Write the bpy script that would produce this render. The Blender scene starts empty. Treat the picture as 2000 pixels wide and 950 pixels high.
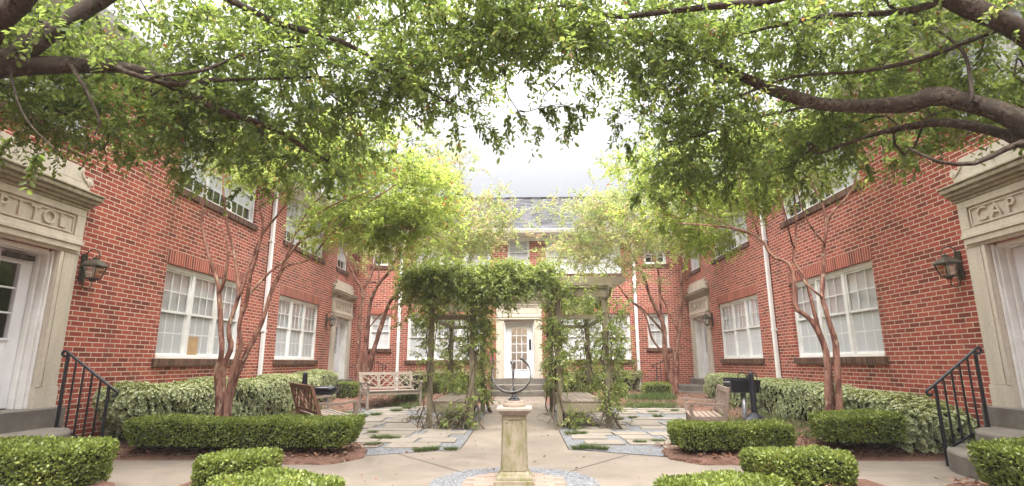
import bpy, math, random
import numpy as np
from mathutils import Matrix, Vector

R = math.radians
rs = np.random.RandomState(7)
random.seed(7)
SC = bpy.context.scene
COL = SC.collection

# ------------------------------------------------------------------ camera
F_PX = 1066.0                                  # focal length in pixels of the 2000 px wide photograph
TILT = math.atan(233 / F_PX)
YAW = math.atan(22 * math.cos(TILT) / F_PX)
ROLL = R(0.16)
CAM = np.array([0.1, 0.0, 1.2])
_fw = np.array([-math.sin(YAW) * math.cos(TILT), math.cos(YAW) * math.cos(TILT), math.sin(TILT)])
_r0 = np.array([math.cos(YAW), math.sin(YAW), 0.0])
_u0 = np.cross(_r0, _fw)
_rt = _r0 * math.cos(ROLL) - _u0 * math.sin(ROLL)
_up = np.cross(_rt, _fw)


def at(px, py, Y):
    """point of the place at depth Y seen at a pixel of the photograph (used to survey limbs and crowns)"""
    r = _fw * F_PX + _rt * (px - 1000) + _up * (475 - py)
    return CAM + r * ((Y - CAM[1]) / r[1])


cd = bpy.data.cameras.new('camera')
cd.sensor_width = 36.0
cd.lens = 36.0 * F_PX / 2000.0
cd.clip_start = 0.05
cd.clip_end = 600.0
cam = bpy.data.objects.new('camera', cd)
COL.objects.link(cam)
M = Matrix(((_rt[0], _up[0], -_fw[0], CAM[0]), (_rt[1], _up[1], -_fw[1], CAM[1]),
            (_rt[2], _up[2], -_fw[2], CAM[2]), (0, 0, 0, 1)))
cam.matrix_world = M
SC.camera = cam

# ------------------------------------------------------------------ sky and sun (bright overcast)
SUN_EL, SUN_AZ = 60.0, 172.0                   # azimuth from +Y (away from camera), towards +X
wd = bpy.data.worlds.new('World')
SC.world = wd
wd.use_nodes = True
nt = wd.node_tree
nt.nodes.clear()
out = nt.nodes.new('ShaderNodeOutputWorld')
bg = nt.nodes.new('ShaderNodeBackground')
sky = nt.nodes.new('ShaderNodeTexSky')
sky.sky_type = 'NISHITA'
sky.sun_disc = False
sky.sun_elevation = R(SUN_EL)
sky.sun_rotation = R(SUN_AZ)
sky.dust_density = 4.0
sky.air_density = 1.0
sky.ozone_density = 1.0
bw = nt.nodes.new('ShaderNodeRGBToBW')
nt.links.new(sky.outputs[0], bw.inputs[0])
# cloud layer: an even white cover that is brighter overhead than near the horizon
tc = nt.nodes.new('ShaderNodeTexCoord')
sx = nt.nodes.new('ShaderNodeSeparateXYZ')
nt.links.new(tc.outputs['Generated'], sx.inputs[0])
mr = nt.nodes.new('ShaderNodeMapRange')
mr.inputs['From Min'].default_value = 0.0
mr.inputs['From Max'].default_value = 1.0
mr.inputs['To Min'].default_value = 0.8
mr.inputs['To Max'].default_value = 24.0
pw = nt.nodes.new('ShaderNodeMath')
pw.operation = 'POWER'
pw.use_clamp = True
mx0 = nt.nodes.new('ShaderNodeMath')
mx0.operation = 'MAXIMUM'
mx0.inputs[1].default_value = 0.0
nt.links.new(sx.outputs['Z'], mx0.inputs[0])
nt.links.new(mx0.outputs[0], pw.inputs[0])
pw.inputs[1].default_value = 2.9
nt.links.new(pw.outputs[0], mr.inputs['Value'])
noi = nt.nodes.new('ShaderNodeTexNoise')
noi.inputs['Scale'].default_value = 2.2
noi.inputs['Detail'].default_value = 4
nt.links.new(tc.outputs['Generated'], noi.inputs['Vector'])
mn = nt.nodes.new('ShaderNodeMapRange')
mn.inputs['To Min'].default_value = 0.9
mn.inputs['To Max'].default_value = 1.1
nt.links.new(noi.outputs[0], mn.inputs['Value'])
mm = nt.nodes.new('ShaderNodeMath')
mm.operation = 'MULTIPLY'
nt.links.new(mr.outputs[0], mm.inputs[0])
nt.links.new(mn.outputs[0], mm.inputs[1])
mixv = nt.nodes.new('ShaderNodeMix')
mixv.data_type = 'RGBA'
mixv.inputs['Factor'].default_value = 0.92
cw = nt.nodes.new('ShaderNodeVectorMath')
cw.operation = 'SCALE'
cw.inputs[0].default_value = (1.0, 0.985, 0.985)
nt.links.new(mm.outputs[0], cw.inputs['Scale'])
nt.links.new(sky.outputs[0], mixv.inputs['A'])
nt.links.new(cw.outputs[0], mixv.inputs['B'])
nt.links.new(mixv.outputs['Result'], bg.inputs['Color'])
bg.inputs['Strength'].default_value = 0.10
nt.links.new(bg.outputs[0], out.inputs[0])

ld = bpy.data.lights.new('sun', 'SUN')
ld.energy = 1.5
ld.angle = R(34)
ld.color = (1.0, 0.96, 0.9)
sun = bpy.data.objects.new('sun', ld)
COL.objects.link(sun)
_sd = Vector((math.sin(R(SUN_AZ)) * math.cos(R(SUN_EL)), math.cos(R(SUN_AZ)) * math.cos(R(SUN_EL)), math.sin(R(SUN_EL))))
sun.rotation_euler = _sd.to_track_quat('Z', 'Y').to_euler()

SC.view_settings.view_transform = 'Standard'
SC.view_settings.look = 'None'
SC.view_settings.exposure = 2.4
SC.view_settings.gamma = 1.0
SC.view_settings.use_curve_mapping = False
SC.render.engine = 'CYCLES'
SC.cycles.use_denoising = True
SC.cycles.max_bounces = 8
SC.cycles.transparent_max_bounces = 12
SC.cycles.caustics_reflective = False
SC.cycles.caustics_refractive = False

# ------------------------------------------------------------------ object helpers
def new_obj(name, me, mats, parent=None, world=True):
    for m in (mats if isinstance(mats, (list, tuple)) else [mats]):
        me.materials.append(m)
    o = bpy.data.objects.new(name, me)
    COL.objects.link(o)
    if parent is not None:
        o.parent = parent
        if world:
            o.matrix_parent_inverse = full_matrix(parent).inverted()
    return o


def full_matrix(o):
    m = Matrix.LocRotScale(o.location, o.rotation_euler, o.scale)
    if o.parent is not None:
        return full_matrix(o.parent) @ o.matrix_parent_inverse @ m
    return m


def tag(o, label=None, cat=None, group=None, kind=None):
    if label:
        o['label'] = label
    if cat:
        o['category'] = cat
    if group:
        o['group'] = group
    if kind:
        o['kind'] = kind
    return o


def thing(name, label, cat, loc=(0, 0, 0), rotz=0.0, group=None):
    o = bpy.data.objects.new(name, None)
    o.empty_display_size = 0.2
    COL.objects.link(o)
    o.location = loc
    o.rotation_euler = (0, 0, rotz)
    return tag(o, label, cat, group)


class MB:
    """collects polygons for one mesh; fr maps (u, v, n) into the place"""

    def __init__(self, fr=None):
        self.v, self.f, self.mi, self.fr = [], [], [], fr

    def pts(self, ps):
        b = len(self.v)
        for p in ps:
            self.v.append(tuple(self.fr(*p)) if self.fr else tuple(p))
        return b

    def poly(self, ps, m=0):
        b = self.pts(ps)
        self.f.append(tuple(range(b, b + len(ps))))
        self.mi.append(m)

    def hexa(self, c, m=0):
        b = self.pts(c)
        for q in ((0, 3, 2, 1), (4, 5, 6, 7), (0, 1, 5, 4), (1, 2, 6, 5), (2, 3, 7, 6), (3, 0, 4, 7)):
            self.f.append(tuple(b + i for i in q))
            self.mi.append(m)

    def box(self, x0, x1, y0, y1, z0, z1, m=0):
        self.hexa([(x0, y0, z0), (x1, y0, z0), (x1, y1, z0), (x0, y1, z0),
                   (x0, y0, z1), (x1, y0, z1), (x1, y1, z1), (x0, y1, z1)], m)

    def bar(self, a, b, w, h, up=(0, 0, 1), m=0):
        """rectangular bar from a to b, w across, h along up"""
        a, b, up = np.array(a, float), np.array(b, float), np.array(up, float)
        d = b - a
        d = d / np.linalg.norm(d)
        s = np.cross(d, up)
        s = s / np.linalg.norm(s)
        u = np.cross(s, d)
        c = []
        for p in (a, b):
            for (i, j) in ((-1, -1), (1, -1), (1, 1), (-1, 1)):
                c.append(tuple(p + s * i * w / 2 + u * j * h / 2))
        self.hexa(c, m)

    def tube(self, ps, r, k=8, m=0, cap=True):
        ps = [np.array(p, float) for p in ps]
        n = len(ps)
        rr = r if hasattr(r, '__len__') else [r] * n
        ref = np.array([0.31, 0.17, 0.93])
        rings = []
        for i in range(n):
            d = ps[min(i + 1, n - 1)] - ps[max(i - 1, 0)]
            d = d / (np.linalg.norm(d) + 1e-9)
            if abs(d @ ref) > 0.95:
                ref = np.array([0.9, 0.3, 0.1])
            s = np.cross(d, ref)
            s /= np.linalg.norm(s)
            t = np.cross(d, s)
            ref = np.cross(s, d) if False else ref
            rings.append(self.pts([ps[i] + rr[i] * (s * math.cos(2 * math.pi * j / k) + t * math.sin(2 * math.pi * j / k)) for j in range(k)]))
        for i in range(n - 1):
            for j in range(k):
                self.f.append((rings[i] + j, rings[i] + (j + 1) % k, rings[i + 1] + (j + 1) % k, rings[i + 1] + j))
                self.mi.append(m)
        if cap:
            self.f.append(tuple(rings[0] + j for j in range(k))[::-1])
            self.f.append(tuple(rings[-1] + j for j in range(k)))
            self.mi += [m, m]

    def lathe(self, prof, c=(0, 0), k=24, m=0, square=False):
        """prof: (radius, z) from bottom to top"""
        rings = []
        for (r, z) in prof:
            if square:
                ring = [(c[0] - r, c[1] - r, z), (c[0] + r, c[1] - r, z), (c[0] + r, c[1] + r, z), (c[0] - r, c[1] + r, z)]
            else:
                ring = [(c[0] + r * math.cos(2 * math.pi * j / k), c[1] + r * math.sin(2 * math.pi * j / k), z) for j in range(k)]
            rings.append(self.pts(ring))
        kk = 4 if square else k
        for i in range(len(prof) - 1):
            for j in range(kk):
                self.f.append((rings[i] + j, rings[i] + (j + 1) % kk, rings[i + 1] + (j + 1) % kk, rings[i + 1] + j))
                self.mi.append(m)
        self.f.append(tuple(rings[0] + j for j in range(kk))[::-1])
        self.f.append(tuple(rings[-1] + j for j in range(kk)))
        self.mi += [m, m]

    def prism(self, outline, n0, n1, m=0):
        """closed outline of (u, v) pushed from n0 to n1"""
        k = len(outline)
        a = self.pts([(u, v, n0) for u, v in outline])
        b = self.pts([(u, v, n1) for u, v in outline])
        self.f.append(tuple(a + i for i in range(k))[::-1])
        self.f.append(tuple(b + i for i in range(k)))
        self.mi += [m, m]
        for i in range(k):
            j = (i + 1) % k
            self.f.append((a + i, a + j, b + j, b + i))
            self.mi.append(m)

    def build(self, name, mats, parent=None, world=True, smooth=False, bevel=0.0):
        me = bpy.data.meshes.new(name)
        me.from_pydata(self.v, [], self.f)
        me.polygons.foreach_set('material_index', self.mi)
        if smooth:
            me.polygons.foreach_set('use_smooth', [True] * len(self.f))
        me.update()
        o = new_obj(name, me, mats, parent, world)
        if bevel:
            b = o.modifiers.new('bevel', 'BEVEL')
            b.width = bevel
            b.segments = 2
            b.limit_method = 'ANGLE'
        return o


def np_mesh(name, verts, quads, attrs=None, mat_idx=None, smooth=False):
    me = bpy.data.meshes.new(name)
    nv, nq = len(verts), len(quads)
    me.vertices.add(nv)
    me.vertices.foreach_set('co', np.ascontiguousarray(verts, np.float32).ravel())
    me.loops.add(nq * 4)
    me.loops.foreach_set('vertex_index', np.ascontiguousarray(quads, np.int32).ravel())
    me.polygons.add(nq)
    me.polygons.foreach_set('loop_start', np.arange(nq, dtype=np.int32) * 4)
    if mat_idx is not None:
        me.polygons.foreach_set('material_index', np.ascontiguousarray(mat_idx, np.int32))
    if smooth:
        me.polygons.foreach_set('use_smooth', np.ones(nq, bool))
    for k, v in (attrs or {}).items():
        a = me.attributes.new(k, 'FLOAT', 'POINT')
        a.data.foreach_set('value', np.ascontiguousarray(v, np.float32))
    me.update(calc_edges=True)
    return me


def unit(a):
    return a / (np.linalg.norm(a, axis=-1, keepdims=True) + 1e-9)


def leaf_geo(pos, ax, nr, L, W, droop=0.12, fold=0.18, rnd=None, rhomb=False):
    """leaf blades as folded pairs of faces; returns verts, quads, attrs"""
    n = len(pos)
    L = np.broadcast_to(np.asarray(L, float).reshape(-1, 1), (n, 1))
    W = np.broadcast_to(np.asarray(W, float).reshape(-1, 1), (n, 1))
    ax = unit(ax)
    sd = unit(np.cross(ax, nr))
    nr = np.cross(sd, ax)
    if rnd is None:
        rnd = rs.rand(n)
    if rhomb:
        v = np.stack([pos, pos + ax * L * .5 + sd * W * .5 + nr * W * fold, pos + ax * L - nr * L * droop,
                      pos + ax * L * .5 - sd * W * .5 + nr * W * fold], 1).reshape(-1, 3)
        q = np.arange(4 * n).reshape(n, 4)
        return v, q, {'rnd': np.repeat(rnd, 4), 'edge': np.tile([0.3, 1, 0.3, 1], n)}
    v = np.stack([pos, pos + ax * L * .32 + sd * W * .42 + nr * W * fold, pos + ax * L * .72 + sd * W * .46 + nr * (W * fold - L * droop * .5),
                  pos + ax * L - nr * L * droop,
                  pos + ax * L * .72 - sd * W * .46 + nr * (W * fold - L * droop * .5), pos + ax * L * .32 - sd * W * .42 + nr * W * fold], 1).reshape(-1, 3)
    b = (np.arange(n) * 6)[:, None]
    q = np.concatenate([b + np.array([[0, 1, 2, 3]]), b + np.array([[0, 3, 4, 5]])], 0)
    return v, q, {'rnd': np.repeat(rnd, 6), 'edge': np.tile([0, 1, 1, .55, 1, 1], n)}


def rdir(n, up=0.0):
    d = rs.normal(size=(n, 3))
    d[:, 2] += up
    return unit(d)


# ------------------------------------------------------------------ materials
def nodes(name):
    m = bpy.data.materials.new(name)
    m.use_nodes = True
    t = m.node_tree
    b = t.nodes['Principled BSDF']
    return m, t, b


def lk(t, a, b):
    t.links.new(a, b)


def ramp(t, fac, stops):
    r = t.nodes.new('ShaderNodeValToRGB')
    e = r.color_ramp.elements
    while len(e) < len(stops):
        e.new(0.5)
    for i, (p, c) in enumerate(stops):
        e[i].position = p
        e[i].color = (*c, 1) if len(c) == 3 else c
    lk(t, fac, r.inputs[0])
    return r.outputs[0]


def noise(t, vec, scale, detail=4, rough=0.6, dist=0.0):
    n = t.nodes.new('ShaderNodeTexNoise')
    n.inputs['Scale'].default_value = scale
    n.inputs['Detail'].default_value = detail
    n.inputs['Roughness'].default_value = rough
    n.inputs['Distortion'].default_value = dist
    if vec is not None:
        lk(t, vec, n.inputs['Vector'])
    return n.outputs[0]


def mix(t, fac, a, b, mode='MIX'):
    n = t.nodes.new('ShaderNodeMix')
    n.data_type = 'RGBA'
    n.blend_type = mode
    for s, v in (('Factor', fac), ('A', a), ('B', b)):
        if hasattr(v, 'links'):
            lk(t, v, n.inputs[s])
        elif s == 'Factor':
            n.inputs[s].default_value = v
        else:
            n.inputs[s].default_value = (*v, 1)
    return n.outputs['Result']


def bump(t, h, strength, dist=0.01, bsdf=None):
    n = t.nodes.new('ShaderNodeBump')
    n.inputs['Strength'].default_value = strength
    n.inputs['Distance'].default_value = dist
    lk(t, h, n.inputs['Height'])
    if bsdf is not None:
        lk(t, n.outputs[0], bsdf.inputs['Normal'])
    return n.outputs[0]


def pos_of(t, scale=(1, 1, 1), obj=False):
    if obj:
        g = t.nodes.new('ShaderNodeTexCoord').outputs['Object']
    else:
        g = t.nodes.new('ShaderNodeNewGeometry').outputs['Position']
    mp = t.nodes.new('ShaderNodeMapping')
    mp.inputs['Scale'].default_value = scale
    lk(t, g, mp.inputs['Vector'])
    return mp.outputs[0]


def simple(name, col, rough=0.6, var=0.12, scale=8.0, bmp=0.0, metal=0.0, spec=0.3, stretch=(1, 1, 1), second=None, bscale=None):
    m, t, b = nodes(name)
    p = pos_of(t, stretch, obj=True)
    n = noise(t, p, scale, 6)
    c2 = second or tuple(c * (1 - var * 2.2) for c in col)
    c1 = tuple(min(1, c * (1 + var)) for c in col)
    lk(t, ramp(t, n, [(0.3, c2), (0.68, c1)]), b.inputs['Base Color'])
    b.inputs['Roughness'].default_value = rough
    b.inputs['Metallic'].default_value = metal
    b.inputs['Specular IOR Level'].default_value = spec
    if bmp:
        bump(t, noise(t, p, bscale or scale * 4, 6), bmp, 0.01, b)
    return m


def axes(t, a, b):
    g = t.nodes.new('ShaderNodeNewGeometry')
    s = t.nodes.new('ShaderNodeSeparateXYZ')
    lk(t, g.outputs['Position'], s.inputs[0])
    c = t.nodes.new('ShaderNodeCombineXYZ')
    ad = t.nodes.new('ShaderNodeMath')       # runs on round the corner into window reveals
    lk(t, s.outputs[a], ad.inputs[0])
    lk(t, s.outputs['X' if a == 'Y' else 'Y'], ad.inputs[1])
    lk(t, ad.outputs[0], c.inputs[0])
    lk(t, s.outputs[b], c.inputs[1])
    return c.outputs[0], g.outputs['Position']


def brick_mat(name, a, b_, bw_=0.2135, rh=0.0677, mortar=0.0066, offset=0.5,
              tones=((.17, .042, .032), (.30, .064, .047), (.375, .083, .059), (.43, .108, .074)), mort=(.72, .60, .46)):
    m, t, b = nodes(name)
    v, wp = axes(t, a, b_)
    # courses are never laid quite straight
    wob = t.nodes.new('ShaderNodeVectorMath')
    wob.operation = 'MULTIPLY_ADD'
    nz = t.nodes.new('ShaderNodeTexNoise')
    nz.inputs['Scale'].default_value = 5.0
    lk(t, wp, nz.inputs['Vector'])
    lk(t, nz.outputs['Color'], wob.inputs[0])
    wob.inputs[1].default_value = (0.012, 0.007, 0)
    lk(t, v, wob.inputs[2])
    bt = t.nodes.new('ShaderNodeTexBrick')
    bt.offset = offset
    bt.inputs['Scale'].default_value = 1.0
    bt.inputs['Brick Width'].default_value = bw_
    bt.inputs['Row Height'].default_value = rh
    bt.inputs['Mortar Size'].default_value = mortar
    bt.inputs['Mortar Smooth'].default_value = 0.25
    bt.inputs['Color1'].default_value = (0, 0, 0, 1)
    bt.inputs['Color2'].default_value = (1, 1, 1, 1)
    bt.inputs['Mortar'].default_value = (0.5, 0.5, 0.5, 1)
    lk(t, wob.outputs[0], bt.inputs['Vector'])
    n1 = noise(t, wp, 38, 5, 0.7)
    n2 = noise(t, wp, 0.7, 4)
    fac = mix(t, 0.30, bt.outputs['Color'], n1)
    col = ramp(t, fac, [(0.12, tones[0]), (0.36, tones[1]), (0.6, tones[2]), (0.9, tones[3])])
    col = mix(t, 0.55, col, ramp(t, n2, [(0.3, (.62, .58, .58)), (0.7, (1, 1, 1))]), 'MULTIPLY')
    mo = mix(t, noise(t, wp, 9, 4), mort, tuple(c * .62 for c in mort))
    col = mix(t, bt.outputs['Fac'], col, mo)
    # lime bloom and grime streaks down the face
    st = t.nodes.new('ShaderNodeMapping')
    st.inputs['Scale'].default_value = (2.2, 2.2, 0.25)
    lk(t, wp, st.inputs['Vector'])
    col = mix(t, ramp(t, noise(t, st.outputs[0], 1.6, 6, 0.7), [(0.53, (0, 0, 0)), (0.80, (.45, .45, .45))]), col, (.055, .045, .04))
    col = mix(t, ramp(t, noise(t, wp, 1.3, 7, 0.75), [(0.6, (0, 0, 0)), (0.8, (.22, .22, .22))]), col, (.5, .42, .37))
    lk(t, col, b.inputs['Base Color'])
    b.inputs['Roughness'].default_value = 0.85
    b.inputs['Specular IOR Level'].default_value = 0.2
    inv = t.nodes.new('ShaderNodeMath')
    inv.operation = 'MULTIPLY_ADD'
    lk(t, bt.outputs['Fac'], inv.inputs[0])
    inv.inputs[1].default_value = -1.0
    lk(t, n1, inv.inputs[2])
    bump(t, inv.outputs[0], 0.6, 0.006, b)
    return m


def leaf_mat(name, stops, trans=0.42, tcol=1.6, rough=0.45, edge=None, spec=0.35, yellow=(1.15, 1.1, 0.55)):
    m, t, b = nodes(name)
    at_ = t.nodes.new('ShaderNodeAttribute')
    at_.attribute_name = 'rnd'
    col = ramp(t, at_.outputs['Fac'], stops)
    if edge:
        ae = t.nodes.new('ShaderNodeAttribute')
        ae.attribute_name = 'edge'
        col = mix(t, ramp(t, ae.outputs['Fac'], [(0.5, (0, 0, 0)), (0.8, (1, 1, 1))]), col, edge)
    lk(t, col, b.inputs['Base Color'])
    b.inputs['Roughness'].default_value = rough
    b.inputs['Specular IOR Level'].default_value = spec
    tr = t.nodes.new('ShaderNodeBsdfTranslucent')
    lk(t, mix(t, 1.0, col, tuple(tcol * y for y in yellow), 'MULTIPLY'), tr.inputs['Color'])
    ms = t.nodes.new('ShaderNodeMixShader')
    ms.inputs[0].default_value = trans
    lk(t, b.outputs[0], ms.inputs[1])
    lk(t, tr.outputs[0], ms.inputs[2])
    lk(t, ms.outputs[0], t.nodes['Material Output'].inputs[0])
    return m


def glass_mat(name, tint=(1, 1, 1), refl=0.10):
    m, t, b = nodes(name)
    tp = t.nodes.new('ShaderNodeBsdfTransparent')
    tp.inputs[0].default_value = (*tint, 1)
    gl = t.nodes.new('ShaderNodeBsdfGlossy')
    gl.inputs['Roughness'].default_value = 0.03
    gl.inputs['Color'].default_value = (.95, .97, 1, 1)
    # old float glass ripples a little
    bn = bump(t, noise(t, pos_of(t), 1.6, 1), 0.02, 0.05)
    lk(t, bn, gl.inputs['Normal'])
    # facing-independent Schlick reflectance
    lw = t.nodes.new('ShaderNodeNewGeometry')
    dt = t.nodes.new('ShaderNodeVectorMath')
    dt.operation = 'DOT_PRODUCT'
    lk(t, lw.outputs['Incoming'], dt.inputs[0])
    lk(t, lw.outputs['Normal'], dt.inputs[1])
    ab = t.nodes.new('ShaderNodeMath')
    ab.operation = 'ABSOLUTE'
    lk(t, dt.outputs['Value'], ab.inputs[0])
    om = t.nodes.new('ShaderNodeMath')
    om.operation = 'SUBTRACT'
    om.inputs[0].default_value = 1.0
    lk(t, ab.outputs[0], om.inputs[1])
    fr = t.nodes.new('ShaderNodeMath')
    fr.operation = 'POWER'
    lk(t, om.outputs[0], fr.inputs[0])
    fr.inputs[1].default_value = 5.0
    ad = t.nodes.new('ShaderNodeMath')
    ad.operation = 'MULTIPLY_ADD'
    ad.use_clamp = True
    lk(t, fr.outputs[0], ad.inputs[0])
    ad.inputs[1].default_value = 0.9
    ad.inputs[2].default_value = refl
    ms = t.nodes.new('ShaderNodeMixShader')
    lk(t, ad.outputs[0], ms.inputs[0])
    lk(t, tp.outputs[0], ms.inputs[1])
    lk(t, gl.outputs[0], ms.inputs[2])
    lk(t, ms.outputs[0], t.nodes['Material Output'].inputs[0])
    return m


MT = {}
MT['brick_side'] = brick_mat('red_brick_side', 'Y', 'Z')
MT['brick_back'] = brick_mat('red_brick_back', 'X', 'Z')
MT['lint_side'] = brick_mat('soldier_brick_side', 'Y', 'Z', 0.0677, 0.26, 0.0055, 0.0)
MT['lint_back'] = brick_mat('soldier_brick_back', 'X', 'Z', 0.0677, 0.26, 0.0055, 0.0)
_dk = ((.06, .03, .022), (.10, .05, .035), (.14, .07, .05), (.19, .10, .07))
MT['sill_side'] = brick_mat('sill_brick_side', 'Y', 'Z', 0.0677, 0.5, 0.005, 0.0, _dk, (.22, .17, .12))
MT['sill_back'] = brick_mat('sill_brick_back', 'X', 'Z', 0.0677, 0.5, 0.005, 0.0, _dk, (.22, .17, .12))
MT['white'] = simple('white_paint', (.78, .78, .78), 0.45, 0.05, 3.0, 0.08, second=(.62, .61, .58), bscale=30)
MT['door_white'] = simple('door_paint', (.74, .75, .79), 0.4, 0.04, 2.0, 0.05, second=(.64, .64, .67))
MT['gutter'] = simple('gutter_white', (.80, .80, .80), 0.4, 0.04, 3.0)
MT['blind'] = simple('blind_slats', (.61, .62, .655), 0.5, 0.02, 2.0)
_t = MT['blind'].node_tree
_oi = _t.nodes.new('ShaderNodeObjectInfo')
_b = _t.nodes['Principled BSDF']
_src = _b.inputs['Base Color'].links[0].from_socket
lk(_t, mix(_t, 1.0, _src, ramp(_t, _oi.outputs['Random'], [(0, (.72, .72, .70)), (1, (1.12, 1.12, 1.12))]), 'MULTIPLY'), _b.inputs['Base Color'])
MT['curtain'] = simple('curtain', (.72, .71, .72), 0.8, 0.08, 6.0)
MT['card'] = simple('cardboard', (.45, .30, .16), 0.8, 0.1, 5)
MT['glass'] = glass_mat('window_glass')
MT['lamp_glass'] = glass_mat('lantern_glass', (.80, .78, .70), 0.14)
MT['dark_room'] = simple('dim_room', (.10, .095, .09), 0.9)  # dark tone stands in for the shade inside the rooms
MT['hall'] = simple('hall_plaster', (.55, .48, .41), 0.8)
MT['black'] = simple('black_iron', (.012, .012, .018), 0.42, 0.25, 12, 0.1, spec=0.5)
MT['bronze'] = simple('aged_bronze', (.085, .072, .055), 0.5, 0.3, 14, 0.15, metal=0.3)
MT['pewter'] = simple('grey_bronze', (.075, .07, .07), 0.45, 0.3, 18, 0.1, metal=0.6)
MT['enamel'] = simple('black_enamel', (.014, .013, .022), 0.3, 0.2, 6, 0.03, spec=0.5)
MT['galv'] = simple('galvanised', (.33, .33, .34), 0.45, 0.15, 14, metal=0.6)


def stone_mat(name, base, stain, green=0.0, scale=2.0):
    m, t, b = nodes(name)
    p = pos_of(t)
    c = mix(t, ramp(t, noise(t, p, 30, 6, .7), [(.3, (.82, .82, .82)), (.7, (1.08, 1.08, 1.08))]), base, base)
    c = mix(t, 1.0, base, ramp(t, noise(t, p, 26, 6, .7), [(.3, (.84, .84, .84)), (.7, (1.06, 1.06, 1.06))]), 'MULTIPLY')
    s = pos_of(t, (3, 3, .5))
    c = mix(t, ramp(t, noise(t, s, scale, 7, .7), [(.45, (0, 0, 0)), (.8, (.75, .75, .75))]), c, stain)
    if green:
        c = mix(t, ramp(t, noise(t, pos_of(t, (2, 2, .7)), scale * 2.2, 6, .7), [(.42, (0, 0, 0)), (.66, (green,) * 3)]), c, (.13, .13, .035))
    lk(t, c, b.inputs['Base Color'])
    b.inputs['Roughness'].default_value = 0.88
    b.inputs['Specular IOR Level'].default_value = 0.2
    bump(t, noise(t, p, 60, 8, .7), 0.25, 0.008, b)
    return m


MT['stone'] = stone_mat('limestone', (.57, .51, .43), (.36, .32, .255))
MT['stone_moss'] = stone_mat('limestone_mossy', (.40, .35, .27), (.17, .15, .11), 0.35, 3.0)
MT['pedestal'] = stone_mat('mossy_cast_stone', (.29, .25, .185), (.15, .125, .08), 0.85, 3.2)
MT['cap'] = stone_mat('cast_stone_cap', (.36, .32, .275), (.22, .19, .16), 0.15, 3.0)
MT['terracotta'] = stone_mat('pink_stone', (.36, .28, .225), (.30, .26, .22), 0.1, 5.0)


def concrete_mat(name, base, dark, scale=0.9):
    m, t, b = nodes(name)
    p = pos_of(t)
    c = mix(t, 1.0, base, ramp(t, noise(t, p, 42, 6, .75), [(.3, (.82, .81, .8)), (.7, (1.08, 1.07, 1.06))]), 'MULTIPLY')
    c = mix(t, ramp(t, noise(t, p, scale, 8, .68, .4), [(.4, (0, 0, 0)), (.72, (.8, .8, .8))]), c, dark)
    c = mix(t, ramp(t, noise(t, p, 6.5, 6, .8), [(.62, (0, 0, 0)), (.75, (.5, .5, .5))]), c, tuple(x * .75 for x in dark))
    lk(t, c, b.inputs['Base Color'])
    b.inputs['Roughness'].default_value = 0.85
    b.inputs['Specular IOR Level'].default_value = 0.25
    bump(t, noise(t, p, 90, 6, .75), 0.3, 0.006, b)
    return m


MT['concrete'] = concrete_mat('path_concrete', (.225, .190, .156), (.105, .088, .07))
MT['step'] = concrete_mat('step_concrete', (.20, .18, .155), (.07, .062, .055), 1.6)
MT['flag'] = concrete_mat('flagstone', (.25, .22, .185), (.16, .14, .115), 1.4)
_m, _t, _b = nodes('lamp_glow')  # emission added to warm the hall behind the rear door
_b.inputs['Emission Color'].default_value = (1, .92, .8, 1)
_b.inputs['Emission Strength'].default_value = 1.9
MT['lamp'] = _m
MT['joint_sand'] = simple('joint_sand', (.2, .165, .13), .95)
MT['joint'] = simple('joint_soil', (.09, .07, .05), 0.95)
MT['pad_brick'] = stone_mat('pad_brick', (.28, .205, .165), (.30, .25, .205), 0.0, 4.0)


def gravel_mat():
    m, t, b = nodes('grey_gravel')
    p = pos_of(t)
    vo = t.nodes.new('ShaderNodeTexVoronoi')
    vo.inputs['Scale'].default_value = 58
    lk(t, p, vo.inputs['Vector'])
    sp = t.nodes.new('ShaderNodeSeparateColor')
    lk(t, vo.outputs['Color'], sp.inputs[0])
    c = ramp(t, sp.outputs[0], [(0, (.055, .058, .066)), (.5, (.125, .13, .142)), (1, (.23, .235, .245))])
    c = mix(t, ramp(t, noise(t, p, 2.5, 4), [(.5, (0, 0, 0)), (.75, (.5, .5, .5))]), c, (.15, .12, .09))
    lk(t, c, b.inputs['Base Color'])
    b.inputs['Roughness'].default_value = .9
    bump(t, vo.outputs['Distance'], -0.9, 0.02, b)
    return m


MT['gravel'] = gravel_mat()


def mulch_mat():
    m, t, b = nodes('pine_bark_mulch')
    p = pos_of(t)
    wv = noise(t, pos_of(t, (1, 1, 1)), 30, 6, .8, 1.5)
    c = ramp(t, wv, [(.3, (.05, .024, .016)), (.5, (.18, .088, .06)), (.7, (.34, .19, .135))])
    c = mix(t, ramp(t, noise(t, p, 1.1, 5), [(.45, (0, 0, 0)), (.7, (.6, .6, .6))]), c, (.07, .045, .03))
    lk(t, c, b.inputs['Base Color'])
    b.inputs['Roughness'].default_value = .95
    bump(t, wv, 0.9, 0.03, b)
    return m


MT['mulch'] = mulch_mat()
MT['litter'] = leaf_mat('fallen_leaves', [(0, (.05, .025, .016)), (.4, (.16, .075, .045)), (.75, (.28, .15, .10)), (1, (.38, .25, .17))], 0.1, 1.0, 0.8, spec=.15, yellow=(1, .9, .7))


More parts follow.
